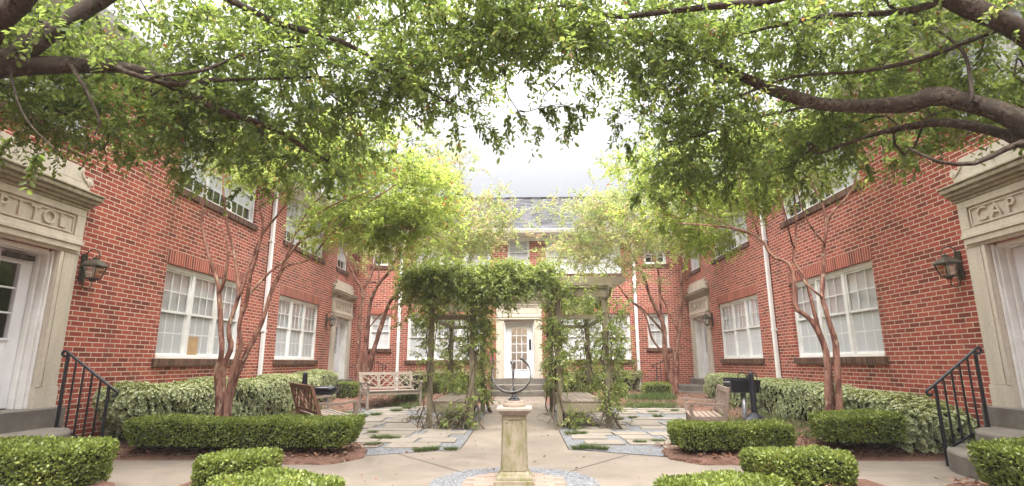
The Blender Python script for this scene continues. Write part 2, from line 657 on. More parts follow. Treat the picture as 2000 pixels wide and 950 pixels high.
def shingle_mat():
    m, t, b = nodes('grey_shingles')
    g_ = t.nodes.new('ShaderNodeNewGeometry')
    wp = v = g_.outputs['Position']
    bt = t.nodes.new('ShaderNodeTexBrick')
    bt.inputs['Scale'].default_value = 1
    bt.inputs['Brick Width'].default_value = .30
    bt.inputs['Row Height'].default_value = .125
    bt.inputs['Mortar Size'].default_value = .006
    bt.inputs['Color1'].default_value = (0, 0, 0, 1)
    bt.inputs['Color2'].default_value = (1, 1, 1, 1)
    bt.inputs['Mortar'].default_value = (.0, .0, .0, 1)
    lk(t, v, bt.inputs['Vector'])
    c = ramp(t, mix(t, .3, bt.outputs['Color'], noise(t, wp, 5, 5)), [(.1, (.032, .031, .034)), (.5, (.068, .067, .072)), (.9, (.115, .113, .12))])
    c = mix(t, bt.outputs['Fac'], c, (.03, .03, .035))
    lk(t, c, b.inputs['Base Color'])
    b.inputs['Roughness'].default_value = .95
    b.inputs['Specular IOR Level'].default_value = .1
    return m


MT['shingle'] = shingle_mat()


def wood_mat(name, c1, c2, green=0.0):
    m, t, b = nodes(name)
    tcn = t.nodes.new('ShaderNodeTexCoord').outputs['Object']
    n = noise(t, tcn, 9, 8, .75, 1.2)
    n2 = noise(t, tcn, 70, 4, .7)
    c = ramp(t, mix(t, .4, n, n2), [(.3, c1), (.65, c2)])
    if green:
        c = mix(t, ramp(t, noise(t, tcn, 3.0, 5), [(.45, (0, 0, 0)), (.7, (green,) * 3)]), c, (.15, .155, .06))
    lk(t, c, b.inputs['Base Color'])
    b.inputs['Roughness'].default_value = .85
    b.inputs['Specular IOR Level'].default_value = .2
    bump(t, n2, 0.3, 0.008, b)
    return m


MT['arbor'] = wood_mat('weathered_pine', (.11, .092, .063), (.25, .215, .15), 0.6)
MT['teak_grey'] = wood_mat('silvered_teak', (.12, .095, .078), (.29, .24, .20), 0.1)
MT['teak_brown'] = wood_mat('brown_teak', (.10, .05, .035), (.25, .135, .09))
MT['teak_mid'] = wood_mat('worn_teak', (.13, .09, .07), (.30, .235, .19))


def bark_mat(name, c, patch, stretch, scale=6.0, bmp=.5, third=None):
    m, t, b = nodes(name)
    p = pos_of(t, stretch)
    n = noise(t, p, scale, 8, .75, .6)
    col = ramp(t, n, c)
    f = ramp(t, noise(t, pos_of(t, (1.6, 1.6, .55)), 5.5, 4, .6, .5), [(.50, (0, 0, 0)), (.56, (.85, .85, .85))])
    col = mix(t, f, col, patch)
    if third:
        f = ramp(t, noise(t, pos_of(t, (1.2, 1.2, .5)), 8.5, 4, .6, .5), [(.60, (0, 0, 0)), (.66, (.65, .65, .65))])
        col = mix(t, f, col, third)
    lk(t, col, b.inputs['Base Color'])
    b.inputs['Roughness'].default_value = .85
    b.inputs['Specular IOR Level'].default_value = .2
    bump(t, noise(t, p, scale * 3, 8, .8), bmp, .02, b)
    return m


MT['bark'] = bark_mat('rough_brown_bark', [(.36, (.02, .015, .011)), (.5, (.105, .080, .060)), (.66, (.24, .195, .15))], (.085, .066, .05), (1, 1, 1), 26, 1.6, (.17, .15, .12))
MT['crape_bark'] = bark_mat('crape_myrtle_bark', [(.3, (.12, .055, .042)), (.5, (.25, .125, .092)), (.75, (.36, .22, .165))], (.10, .038, .030), (1, 1, .35), 9, .4, (.46, .40, .28))
MT['vine_stem'] = simple('vine_stem', (.13, .10, .07), .9, .3, 15, .5)

MT['near_leaf'] = leaf_mat('canopy_leaf', [(0, (.062, .094, .027)), (.45, (.10, .142, .042)), (.8, (.145, .185, .06)), (.985, (.20, .21, .08)), (1, (.22, .10, .05))], .6, 2.2, yellow=(1.15, 1.1, .75))
MT['crape_leaf'] = leaf_mat('crape_leaf', [(0, (.12, .17, .04)), (.5, (.19, .245, .068)), (.9, (.27, .31, .095)), (.985, (.27, .22, .08)), (1, (.30, .08, .05))], .62, 2.3, yellow=(1.12, 1.06, .8))
MT['thin_leaf'] = leaf_mat('autumn_crape_leaf', [(0, (.14, .19, .06)), (.45, (.21, .255, .095)), (.70, (.28, .28, .13)), (.88, (.30, .22, .15)), (1, (.32, .17, .13))], .58, 2.0, yellow=(1.08, 1.06, .85))
MT['box_leaf'] = leaf_mat('boxwood_leaf', [(0, (.075, .11, .024)), (.5, (.17, .22, .05)), (.9, (.29, .34, .085)), (1, (.40, .36, .14))], .28, 1.6, .42, yellow=(1.15, 1.1, .7))
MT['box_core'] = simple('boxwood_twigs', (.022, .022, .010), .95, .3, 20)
MT['pitto_leaf'] = leaf_mat('variegated_leaf', [(0, (.10, .15, .05)), (.5, (.155, .215, .07)), (1, (.23, .28, .10))], .25, 1.4, .45, edge=(.66, .67, .48))
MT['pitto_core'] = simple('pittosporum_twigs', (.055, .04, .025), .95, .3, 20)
MT['vine_leaf'] = leaf_mat('jasmine_leaf', [(0, (.085, .12, .035)), (.45, (.16, .205, .065)), (.85, (.26, .30, .10)), (1, (.46, .46, .25))], .42, 1.9, yellow=(1.15, 1.1, .7))
MT['grass_blade'] = leaf_mat('grass_blade', [(0, (.035, .075, .018)), (.5, (.07, .125, .03)), (1, (.16, .19, .06))], .3, 1.4)
MT['tuft_blade'] = leaf_mat('mondo_blade', [(0, (.03, .07, .02)), (.6, (.075, .13, .03)), (.85, (.15, .17, .05)), (1, (.26, .17, .08))], .2, 1.4)


def smooth01(t):
    t = np.clip(t, 0, 1)
    return t * t * (3 - 2 * t)


def gz(x, y):
    """height of the ground"""
    x, y = np.abs(np.asarray(x, float)), np.asarray(y, float)
    xe = np.interp(y, [7.0, 8.1, 8.5, 14.6, 15.1, 19], [2.1, 2.3, 4.15, 4.15, 1.15, 1.0])
    bed = 0.17 * smooth01((x - xe) / 0.9) * smooth01((y - 7.1) / 0.8)
    return 0.12 * smooth01((y - 11.5) / 6) + bed


def g(x, y):
    return float(gz(x, y))

# ------------------------------------------------------------------ ground, paths, gravel
HW = 5.9                                        # half width of the courtyard
YB = 19.2                                       # face of the rear wing
AX = -0.05                                      # middle of the rear doorway


def make_ground():
    xs = np.concatenate([[-300, -120, -50, -20, -10, -7.5], np.arange(-6.4, 6.41, .1), [7.5, 10, 20, 50, 120, 300]])
    ys = np.concatenate([[-300, -120, -50, -20, -8, -2, 0, 1, 2], np.arange(2.5, 19.6, .1), [20, 24, 40, 80, 150, 300]])
    X, Y = np.meshgrid(xs, ys)
    Z = np.where((np.abs(X) < 6.6) & (Y < 20), gz(X, Y), 0.0)
    rough = (rs.rand(*X.shape) - .5) * .03
    Z = Z + np.where((np.abs(X) < 6.4) & (Y > 7.4) & (gz(X, Y) > .05), rough, 0) - .006
    n, k = X.shape
    idx = np.arange(n * k).reshape(n, k)
    q = np.stack([idx[:-1, :-1], idx[:-1, 1:], idx[1:, 1:], idx[1:, :-1]], -1).reshape(-1, 4)
    o = new_obj('ground', np_mesh('ground', np.stack([X, Y, Z], -1).reshape(-1, 3), q, smooth=True), MT['mulch'])
    tag(o, 'brown mulch ground of the planting beds', kind='structure')


make_ground()


def sheet(mb, pts, z=0.004, m=0, t=0.0):
    """flat polygon laid on the ground (subdivided along Y where the ground rises)"""
    mb.poly([(x, y, g(0, y) + z) for x, y in pts], m)


pm = MB()
sheet(pm, [(-5.9, 3.0), (5.9, 3.0), (5.9, 7.25), (4.6, 7.25), (3.9, 7.2), (2.85, 6.95), (2.25, 7.0), (2.0, 7.45), (.72, 8.12), (-.80, 8.12), (-2.1, 7.5), (-2.35, 7.02), (-2.95, 6.95), (-3.9, 7.2), (-4.7, 7.25), (-5.9, 7.25)])
ys = [8.12, 10.4, 12.0, 13.5, 14.5, 15.5, 16.5, 17.3, 18.2]
for a, b in zip(ys[:-1], ys[1:]):
    pm.poly([(-.80, a, g(0, a) + .004), (.72, a, g(0, a) + .004), (.72, b, g(0, b) + .004), (-.80, b, g(0, b) + .004)])
# slab joints
for a, b in (((-1.60, 7.72), (-.62, 6.50)), ((1.52, 7.72), (.60, 6.52)), ((-.80, 10.4), (.72, 10.4)), ((-.80, 13.3), (.72, 13.3)), ((-.80, 8.1), (-.80, 14.0)), ((.72, 8.1), (.72, 14.0)),
             ((-3.3, 3.0), (-3.0, 6.95)), ((3.3, 3.0), (3.0, 6.95)), ((-.80, 15.6), (.72, 15.6))):
    d = np.array(b) - np.array(a)
    s = np.array([-d[1], d[0]]) / np.linalg.norm(d) * .006
    k = 8
    for i in range(k):
        p, q = np.array(a) + d * i / k, np.array(a) + d * (i + 1) / k
        pm.poly([(*(p - s), g(0, p[1]) + .008), (*(q - s), g(0, q[1]) + .008), (*(q + s), g(0, q[1]) + .008), (*(p + s), g(0, p[1]) + .008)], 1)
tag(pm.build('path', [MT['concrete'], MT['joint']]), 'pale concrete path down the middle and across to the side doors', kind='structure')

# raised mulch mounds under the front hedges (beds cut into the paving)
def mound(outline, h, name='mulch_bed'):
    c = np.mean(np.array(outline), 0)
    o = np.array(outline)
    # round the outline
    pts = []
    for i in range(len(o)):
        a, b = o[i], o[(i + 1) % len(o)]
        for t in np.linspace(0, 1, 14, endpoint=False):
            pts.append(a + (b - a) * t)
    pts = np.array(pts)
    for _ in range(6):
        pts = (np.roll(pts, 1, 0) + pts * 2 + np.roll(pts, -1, 0)) / 4
    rings = [(1.0, 0.002), (.985, h * .35), (.93, h * .75), (.8, h), (.6, h * 1.05), (.3, h * 1.05)]
    n = len(pts)
    v = []
    for s, z in rings:
        ring = c + (pts - c) * s
        jz = (rs.rand(n) - .5) * .025 if z > .01 else np.zeros(n)
        jr = (rs.rand(n, 2) - .5) * .05
        v.append(np.column_stack([ring + jr, z + jz]))
    v = np.concatenate(v + [np.array([[c[0], c[1], h]])])
    q = []
    for r_ in range(len(rings) - 1):
        for i in range(n):
            j = (i + 1) % n
            q.append((r_ * n + i, r_ * n + j, (r_ + 1) * n + j, (r_ + 1) * n + i))
    L = (len(rings) - 1) * n
    for i in range(0, n, 2):
        q.append((L + i, L + (i + 1) % n, L + (i + 2) % n, len(v) - 1))
    o = new_obj(name, np_mesh(name, v, np.array(q), smooth=True), MT['mulch'])
    tag(o, kind='structure')


mound([(-5.9, 4.2), (-3.7, 4.2), (-3.72, 5.62), (-5.0, 5.6)], .11)
mound([(5.9, 4.2), (3.85, 4.2), (3.95, 5.62), (5.0, 5.6)], .11)
mound([(-3.35, 4.2), (-1.0, 3.6), (-1.15, 4.9), (-2.0, 6.2), (-3.35, 6.25)], .05)
mound([(3.7, 4.2), (.95, 3.6), (1.15, 4.9), (2.05, 6.2), (3.6, 6.35)], .05)
mound([(-3.4, 6.98), (-2.25, 6.9), (-1.95, 7.35), (-2.1, 8.1), (-3.4, 8.2)], .06)
mound([(3.4, 6.98), (2.2, 6.9), (1.9, 7.35), (2.0, 8.1), (3.4, 8.2)], .06)

# gravel disc round the sundial and its brick pad
gm = MB()
k = 64
gm.poly([(AX * 0 + .86 * math.cos(2 * math.pi * i / k), 5.9 + .86 * math.sin(2 * math.pi * i / k), .009) for i in range(k)])
# gravel under the flagstones, either side of the path
gm.poly([(-.815, 8.15, .004), (-2.05, 7.56, .004), (-2.3, 8.3, .004), (-4.2, 8.5, .004), (-4.2, 11.5, .004), (-.815, 11.5, .004)])
gm.poly([(.735, 8.15, .004), (.735, 11.5, .004), (4.2, 11.5, .004), (4.2, 8.5, .004), (2.3, 8.3, .004), (1.97, 7.52, .004)])
for s, xi in ((-1, .815), (1, .735)):
    yy = [11.5, 12.5, 13.5, 14.3, 15.0]
    for a, b in zip(yy[:-1], yy[1:]):
        gm.poly([(s * xi, a, g(0, a) + .004), (s * 4.2, a, g(0, a) + .004), (s * 4.2, b, g(0, b) + .004), (s * xi, b, g(0, b) + .004)])
tag(gm.build('gravel', MT['gravel']), 'grey gravel around the sundial and between the flagstones', kind='structure')

bp = MB()
for i in range(-6, 7):
    for j in range(-7, 8):
        cx, cy = i * .205 + (.1 if j % 2 else 0), 5.9 + j * .105
        if math.hypot(cx, cy - 5.9) < .50:
            bp.box(cx - .098, cx + .098, cy - .048, cy + .048, -.02, .016 + rs.rand() * .006)
tag(bp.build('brick_paving', MT['pad_brick'], bevel=.005), 'pale brick pad under the sundial pedestal', kind='structure')

# flagstones
bj = MB()
bj.poly([(.53 * math.cos(2 * math.pi * i / 48), 5.9 + .53 * math.sin(2 * math.pi * i / 48), .0125) for i in range(48)])
tag(bj.build('joint_sand', MT['joint_sand']), 'sand bed between the bricks under the sundial', kind='structure')
fl = MB()
for s in (-1, 1):
    y = 7.62
    row = 0
    while y < 14.7:
        d = rs.uniform(.34, .52)
        x = (.86 if s < 0 else .78) + rs.uniform(0, .35)
        lim = np.interp(y + d / 2, [7.6, 8.2, 8.6, 14.7], [2.0, 2.35, 4.05, 4.1])
        if y < 8.15:
            x = .86 + (8.15 - y) * 2.1 + .1
        while x < lim - .3:
            w = min(rs.uniform(.48, 1.02), lim - x)
            if w > .3 and rs.rand() > .13:
                dd = d + rs.uniform(-.07, .04)
                y0 = y + rs.uniform(0, .05)
                z = g(0, y0) + .018 + rs.rand() * .012
                j = lambda: rs.uniform(-.012, .012)
                c = [(s * x + j(), y0 + j()), (s * (x + w) + j(), y0 + j()), (s * (x + w) + j(), y0 + dd + j()), (s * x + j(), y0 + dd + j())]
                if s < 0:
                    c = c[::-1]
                fl.hexa([(*p, z - .05) for p in c] + [(*p, z + rs.uniform(-.003, .003)) for p in c])
            x += w + rs.uniform(.03, .09) + (.16 if rs.rand() < .12 else 0)
        y += d + rs.uniform(.03, .08)
        row += 1
tag(fl.build('flagstone_paving', MT['flag'], bevel=.008), 'tan flagstones laid in grey gravel beside the arbor', kind='structure')

# ------------------------------------------------------------------ the building
bld = thing('brick_building', 'two-storey red brick building with white windows wrapped round the courtyard on three sides', 'building', (0, 19.2, 0))

FRL = lambda u, v, n: (-HW + n, u, v)            # left wall: u runs away from the camera, n out of the wall
FRR = lambda u, v, n: (HW - n, u, v)
FRB = lambda u, v, n: (u, YB - n, v)
TOP = 5.62


def wall(fr, u0, u1, holes, mat, depth=.16):
    us = sorted({u0, u1, *[h[0] for h in holes], *[h[1] for h in holes]})
    vs = sorted({-.3, TOP, *[h[2] for h in holes], *[h[3] for h in holes]})
    mb = MB(fr)
    for a, b in zip(us[:-1], us[1:]):
        for c, d in zip(vs[:-1], vs[1:]):
            cu, cv = (a + b) / 2, (c + d) / 2
            if any(h[0] < cu < h[1] and h[2] < cv < h[3] for h in holes):
                continue
            mb.poly([(a, c, 0), (b, c, 0), (b, d, 0), (a, d, 0)])
    for (a, b, c, d) in holes:
        mb.poly([(a, c, 0), (a, c, -depth), (a, d, -depth), (a, d, 0)])
        mb.poly([(b, c, 0), (b, d, 0), (b, d, -depth), (b, c, -depth)])
        mb.poly([(a, d, 0), (a, d, -depth), (b, d, -depth), (b, d, 0)])
        mb.poly([(a, c, 0), (b, c, 0), (b, c, -depth), (a, c, -depth)])
    return mb.build('wall', mat, bld)


# openings: (u0, u1, v0, v1, units)
GZ0, GZ1 = 1.28, 2.86
UZ0, UZ1 = 4.22, 5.50
WL = [(8.95, 11.58, GZ0, GZ1, 3), (13.3, 16.0, GZ0, GZ1, 3), (5.25, 6.95, UZ0 - .03, UZ1, 2), (8.95, 11.75, UZ0, UZ1, 3), (13.3, 16.05, UZ0, UZ1, 3), (17.25, 18.3, UZ0, UZ1, 1)]
WR = [(9.06, 11.95, GZ0, GZ1, 3), (13.62, 16.4, GZ0, GZ1, 3), (5.25, 6.95, UZ0 - .03, UZ1, 2), (9.06, 11.9, UZ0, UZ1, 3), (13.85, 16.5, UZ0, UZ1, 3), (17.8, 18.83, UZ0, UZ1, 1)]
WB = [(-5.30, -4.55, 1.67, GZ1, 1), (-3.95, -1.2, GZ0, GZ1, 3), (1.1, 3.82, GZ0, GZ1, 3), (4.40, 5.14, 1.67, GZ1, 1),
      (-.45, .34, 4.6, 5.54, 1), (-3.75, -1.06, 4.27, 5.54, 3), (.92, 3.6, 4.27, 5.54, 3), (-5.3, -4.5, 4.6, 5.54, 1), (4.4, 5.2, 4.6, 5.54, 1)]
DZ = .66
DOORS = {'L': [(6.1, .62)], 'Lf': [(18.0, .62)]}
DH = 2.62


def dhole(uc, hw=.70):
    return (uc - hw, uc + hw, DZ, DH)


wall(FRL, -6.0, YB, [w[:4] for w in WL] + [dhole(6.1), dhole(18.0)], MT['brick_side'])
wall(FRR, -6.0, YB, [w[:4] for w in WR] + [dhole(6.1), dhole(18.1)], MT['brick_side'])
wall(FRB, -HW, HW, [w[:4] for w in WB] + [dhole(AX, .60)], MT['brick_back'])


def window(fr, w, side, label, upper=False, thing_in=False):
    u0, u1, v0, v1, k = w
    rec = -.055                                  # face of the frame, set back from the brick
    mb = MB(fr)
    fw = .055
    # outer casing
    mb.box(u0 + .001, u0 + fw, v0 + .001, v1 - .001, rec - .07, rec)
    mb.box(u1 - fw, u1 - .001, v0 + .001, v1 - .001, rec - .07, rec)
    mb.box(u0 + fw, u1 - fw, v1 - fw * 1.4, v1 - .001, rec - .07, rec + .004)
    mb.box(u0 + fw, u1 - fw, v0 + .001, v0 + fw * .9, rec - .07, rec + .03)
    uw = (u1 - u0 - 2 * fw) / k
    for i in range(1, k):
        c = u0 + fw + uw * i
        mb.box(c - .045, c + .045, v0 + fw, v1 - fw * 1.4, rec - .07, rec - .003)
    win = mb.build('window', MT['white'], bld, bevel=.004)
    vm = (v0 + v1) / 2
    gl, bl = MB(fr), MB(fr)
    for i in range(k):
        a = u0 + fw + uw * i + (.045 if i else .0)
        b = u0 + fw + uw * (i + 1) - (.045 if i < k - 1 else .0)
        for (c, d, nn) in ((vm - .02, v1 - fw * 1.4, rec - .02), (v0 + fw * .9, vm + .02, rec - .05)):
            sm = MB(fr)
            st = .038
            sm.box(a + .001, a + st, c, d, nn - .028, nn)
            sm.box(b - st, b - .001, c, d, nn - .028, nn)
            sm.box(a + st, b - st, d - st, d, nn - .028, nn - .001)
            sm.box(a + st, b - st, c, c + st, nn - .028, nn - .001)
            # glazing bars: three lights wide, two high
            for j in (1, 2):
                x = a + st + (b - a - 2 * st) * j / 3
                sm.box(x - .009, x + .009, c + st, d - st, nn - .022, nn - .006)
            y = (c + d) / 2
            sm.box(a + st, b - st, y - .009, y + .009, nn - .0215, nn - .0065)
            sm.build('sash', MT['white'], win)
            gl.poly([(a + .02, c + .02, nn - .014), (b - .02, c + .02, nn - .014), (b - .02, d - .02, nn - .014), (a + .02, d - .02, nn - .014)])
        # slatted blind
        drop = 0 if not upper else rs.choice([0, .0, .3])
        y = v1 - .06
        tilt = rs.uniform(.003, .006)
        while y > v0 + .05 + drop:
            bl.poly([(a + .004, y, -.112 - tilt), (b - .004, y, -.112 - tilt), (b - .004, y - .0295, -.112), (a + .004, y - .0295, -.112)])
            y -= .0255
    gl.build('pane', MT['glass'], win)
    bl.build('blind', MT['blind'], win)
    s = MB(fr)
    s.box(u0 - .07, u1 + .07, v0 - .125, v0 - .002, -.05, .045)
    s.build('sill', MT['sill_' + side], win, bevel=.008)
    if not upper:
        l = MB(fr)
        l.box(u0 - .03, u1 + .03, v1 + .002, v1 + .232, -.05, .004)
        l.build('lintel', MT['lint_' + side], win)
    if label:
        win['label'] = label
    return win


window(FRL, WL[0], 'side', 'triple window with a cardboard box behind the glass')
for w in WL[1:]:
    window(FRL, w, 'side', None, w[2] > 4)
for w in WR:
    window(FRR, w, 'side', None, w[2] > 4)
for w in WB:
    window(FRB, w, 'back', None, w[2] > 4)
cb = MB(FRL)
cb.box(9.95, 10.28, 1.345, 1.68, -.110, -.105)
cb.build('cardboard_sheet', MT['card'], bld)

# dark sheets behind the glass stand in for unlit rooms and stop sky light
for fr, u0, u1 in ((FRL, -6, YB + 4), (FRR, -6, YB + 4), (FRB, -HW - 2, HW + 2)):
    mb = MB(fr)
    if fr is FRB:
        for a, b in ((u0, AX - .7), (AX + .7, u1)):
            mb.poly([(a, -.3, -.6), (b, -.3, -.6), (b, 3.2, -.6), (a, 3.2, -.6)])
        mb.poly([(u0, 3.2, -.6), (u1, 3.2, -.6), (u1, TOP, -.6), (u0, TOP, -.6)])
    else:
        mb.poly([(u0, -.3, -.6), (u1, -.3, -.6), (u1, TOP, -.6), (u0, TOP, -.6)])
    mb.build('inner_wall', MT['dark_room'], bld)
# the hall behind the rear door: plaster walls, closed at the far end
hm = MB()
a, b = AX - .7, AX + .7
hm.poly([(a, YB + .6, DZ), (a, YB + 3.2, DZ), (a, YB + 3.2, 3.2), (a, YB + .6, 3.2)])
hm.poly([(b, YB + .6, DZ), (b, YB + .6, 3.2), (b, YB + 3.2, 3.2), (b, YB + 3.2, DZ)])
hm.poly([(a, YB + .2, DZ), (b, YB + .2, DZ), (b, YB + 3.2, DZ), (a, YB + 3.2, DZ)])
hm.build('hall_lining', MT['hall'], bld)
hm = MB()
hm.box(a - .1, b + .1, YB + 3.2, YB + 3.3, DZ - .1, 3.3)
hm.box(a - .1, b + .1, YB + .62, YB + 3.19, 3.2, 3.3)
hm.build('hall_end', MT['hall'], bld)
# glowing panel added to brighten the hall seen through the glazed door
lm = MB()
lm.box(AX - .3, AX + .3, YB + 1.0, YB + 2.6, 3.12, 3.19)
lm.build('ceiling_lamp', MT['lamp'], bld)

# eaves, gutter, roof
for fr, u0, u1, nm in ((FRL, -6, YB - .5, 'side'), (FRR, -6, YB - .5, 'side'), (FRB, -HW, HW, 'back')):
    e = MB(fr)
    e.box(u0, u1, TOP - .16, TOP - .005, .003, .05)
    e.box(u0, u1, TOP, TOP + .05, -.02, .42)
    e.build('eaves', MT['white'], bld)
    gt = MB(fr)
    prof = [(.425, TOP + .02), (.50, TOP + .05), (.53, TOP + .12), (.545, TOP + .15), (.545, TOP + .18), (.425, TOP + .18)]
    k = len(prof)
    A = gt.pts([(u0, z, n) for n, z in prof])
    B = gt.pts([(u1, z, n) for n, z in prof])
    for i in range(k):
        j = (i + 1) % k
        gt.f.append((A + i, A + j, B + j, B + i))
        gt.mi.append(0)
    gt.build('gutter', MT['gutter'], bld)
rf = MB()
rf.poly([(-HW - 6, YB - .46, TOP + .19), (HW + 6, YB - .46, TOP + .19), (HW + 6, YB + 3.8, TOP + .19 + 2.42), (-HW - 6, YB + 3.8, TOP + .19 + 2.42)])
rf.poly([(-HW - 6, YB + 3.8, TOP + 2.61), (HW + 6, YB + 3.8, TOP + 2.61), (HW + 6, YB + 8, TOP + .2), (-HW - 6, YB + 8, TOP + .2)])
rf.box(-HW - 6, HW + 6, YB + 3.7, YB + 3.9, TOP + 2.58, TOP + 2.64)
for s in (-1, 1):
    rf.poly([(s * (HW - .46), -6, TOP + .19), (s * (HW - .46), YB - .4, TOP + .19), (s * (HW + 3.8), YB + 3.8, TOP + 2.55), (s * (HW + 3.8), -6, TOP + 2.55)])
    rf.poly([(s * (HW + 3.8), -6, TOP + 2.55), (s * (HW + 8), -6, TOP + .2), (s * (HW + 8), YB + 6, TOP + .2), (s * (HW + 3.8), YB + 3.8, TOP + 2.55)])
rf.build('roof', MT['shingle'], bld)

# downpipes
for fr, u, top in ((FRL, 12.52, TOP), (FRR, 12.78, TOP), (FRB, -4.24, TOP), (FRB, 4.02, TOP)):
    d = MB(fr)
    d.box(u - .05, u + .05, .2, top - .25, .02, .09)
    d.hexa([(u - .05, top - .25, .02), (u + .05, top - .25, .02), (u + .05, top - .25, .09), (u - .05, top - .25, .09),
            (u - .05, top + .04, .43), (u + .05, top + .04, .43), (u + .05, top + .04, .50), (u - .05, top + .04, .50)])
    o = d.build('downpipe', MT['gutter'], bld, bevel=.008)
    for z in (1.9, 4.0):
        st = MB(fr)
        st.box(u - .075, u + .075, z, z + .035, .004, .096)
        st.build('bracket', MT['gutter'], o)


def text_mesh(body, size, depth):
    cu = bpy.data.curves.new('lettering', 'FONT')
    cu.body = body
    cu.size = size
    cu.extrude = depth
    cu.align_x = 'CENTER'
    cu.align_y = 'CENTER'
    cu.space_character = 1.75
    o = bpy.data.objects.new('lettering', cu)
    COL.objects.link(o)
    me = bpy.data.meshes.new_from_object(o.evaluated_get(bpy.context.evaluated_depsgraph_get()))
    bpy.data.objects.remove(o)
    bpy.data.curves.remove(cu)
    return me


def scroll(cu, cv, r, s, turns=1.35):
    """outline of a small volute"""
    pass


def portal(fr, uc, text_mat=None, full=True, lites=(3, 3), glass=(.5, .2, .30), closer=False, pull=0):
    hw, ins = .97, .65
    if fr is FRB:
        hw, ins = .79, .53
    sf = MB(fr)
    for s in (-1, 1):
        a, b = sorted((uc + s * ins, uc + s * hw))
        sf.box(a, b, DZ + .26, 2.62, -.30, .045)          # shaft
        sf.box(a - .012, b + .012, DZ - .1, DZ + .258, -.302, .06)   # base block
        # two shallow fillets run up the face
        m0, m1 = sorted((uc + s * (ins + .085), uc + s * (hw - .06)))
        sf.box(m0, m1, DZ + .262, 2.615, .0455, .053)
        sf.box(*sorted((uc + s * ins + s * .004, uc + s * (ins + .05))), DZ + .262, 2.615, .046, .068)
    sf.box(uc - hw, uc + hw, 2.622, 2.74, -.30, .052)
    sur = sf.build('door_surround', MT['stone'], bld, bevel=.007)
    # architrave and frieze with a sunk panel
    fz = MB(fr)
    fz.box(uc - hw + .05, uc + hw - .05, 2.66, 2.735, .053, .085)
    fz.box(uc - hw + .02, uc + hw - .02, 2.738, 2.79, .0, .10)
    z0, z1 = 2.792, 3.23
    pz0, pz1, pu = 2.86, 3.14, hw - .14
    fz.box(uc - hw, uc + hw, z0, z1, -.1, .03)
    fz.box(uc - hw, uc + hw, z0 + .001, pz0, .031, .062)
    fz.box(uc - hw, uc + hw, pz1, z1 - .001, .031, .062)
    fz.box(uc - hw, uc - pu, pz0 + .001, pz1 - .001, .031, .061)
    fz.box(uc + pu, uc + hw, pz0 + .001, pz1 - .001, .031, .061)
    # raised border line round the panel
    for a, b, c, d in ((uc - pu + .02, uc + pu - .02, pz1 - .042, pz1 - .022), (uc - pu + .02, uc + pu - .02, pz0 + .022, pz0 + .042),
                       (uc - pu + .02, uc - pu + .04, pz0 + .0421, pz1 - .0421), (uc + pu - .04, uc + pu - .02, pz0 + .0421, pz1 - .0421)):
        fz.box(a, b, c, d, .031, .05)
    fz.build('frieze', MT['stone'], sur, bevel=.006)
    if text_mat is not None:
        sgn = 1 if fr is FRL else -1
        for i, ch in enumerate('CAPITOL'):
            o = new_obj('letter', text_mesh(ch, .245, .016), MT['stone'], None)
            mw = text_mat.copy()
            mw.translation = Vector(fr(uc + sgn * (i - 3) * .208, (pz0 + pz1) / 2, .042))
            o.parent = sur
            o.matrix_parent_inverse = Matrix.Identity(4)
            o.matrix_basis = full_matrix(sur).inverted() @ mw
            o['label'] = 'carved stone letter ' + ch
    # cornice: stacked mouldings, mossy on top
    co = MB(fr)
    for i, (z, h, n) in enumerate(((3.232, .045, .075), (3.278, .04, .11), (3.319, .05, .15), (3.37, .06, .19), (3.431, .03, .21))):
        co.box(uc - hw - n * .5, uc + hw + n * .5, z, z + h, -.05, n)
    co.build('cornice', MT['stone_moss'], sur, bevel=.012)
    # pediment slab with volutes
    pe = MB(fr)
    zb, zt = 3.462, 3.80
    pw = hw - .16
    outl = [(uc - pw, zb + .13), (uc - pw - .03, zb + .22), (uc - pw + .0, zb + .28), (uc - pw + .02, zt), (uc + pw - .02, zt), (uc + pw, zb + .28), (uc + pw + .03, zb + .22), (uc + pw, zb + .13)]
    pe.prism([(uc - hw + .02, zb), (uc + hw - .02, zb), (uc + hw - .02, zb + .128), (uc - hw + .02, zb + .128)][::1], -.05, .06)
    arc = []
    for s in (1, -1):
        pts = []
        for t in np.linspace(0, 1, 9):
            an = math.pi * (1.0 + .5 * t)
            pts.append((hw - .02 - .03 + .0, 0))
        arc.append(pts)
    # slab: concave shoulders sweeping out to the scrolls
    right = [(pw, zt), (pw + .02, zt - .03)]
    for t in np.linspace(0, 1, 8):
        right.append((pw - .03 + .17 * t * t, zt - .05 - (zt - zb - .05 - .13) * (t ** .7)))
    pe.prism([(uc - x, z) for x, z in right[::-1]] + [(uc + x, z) for x, z in right], -.05, .057)
    for s in (-1, 1):
        for rr, nn in ((.055, .075), (.028, .085)):
            pe.prism([(uc + s * (hw - .045) + rr * math.cos(2 * math.pi * i / 16), zb + .165 + rr * math.sin(2 * math.pi * i / 16)) for i in range(16)], -.05, nn)
        # fillet that follows the shoulder
        q = [(uc + s * x, z) for x, z in right[2:]]
        for p0, p1 in zip(q[:-1], q[1:]):
            pe.bar((p0[0], p0[1], .064), (p1[0], p1[1], .064), .03, .024, (0, 0, 1))
    pe.build('pediment', MT['stone'], sur, bevel=.005)
    # wooden frame in the reveal
    f = MB(fr)
    dh = .575 if fr is not FRB else .455
    for s in (-1, 1):
        f.box(*sorted((uc + s * dh, uc + s * (ins - .002))), DZ, 2.55, -.26, -.13)
        f.box(*sorted((uc + s * (dh + .03), uc + s * (ins - .003))), DZ + .002, 2.60, -.129, -.04)
        f.box(*sorted((uc + s * (dh + .048), uc + s * (ins - .004))), DZ + .004, 2.61, -.039, .0)
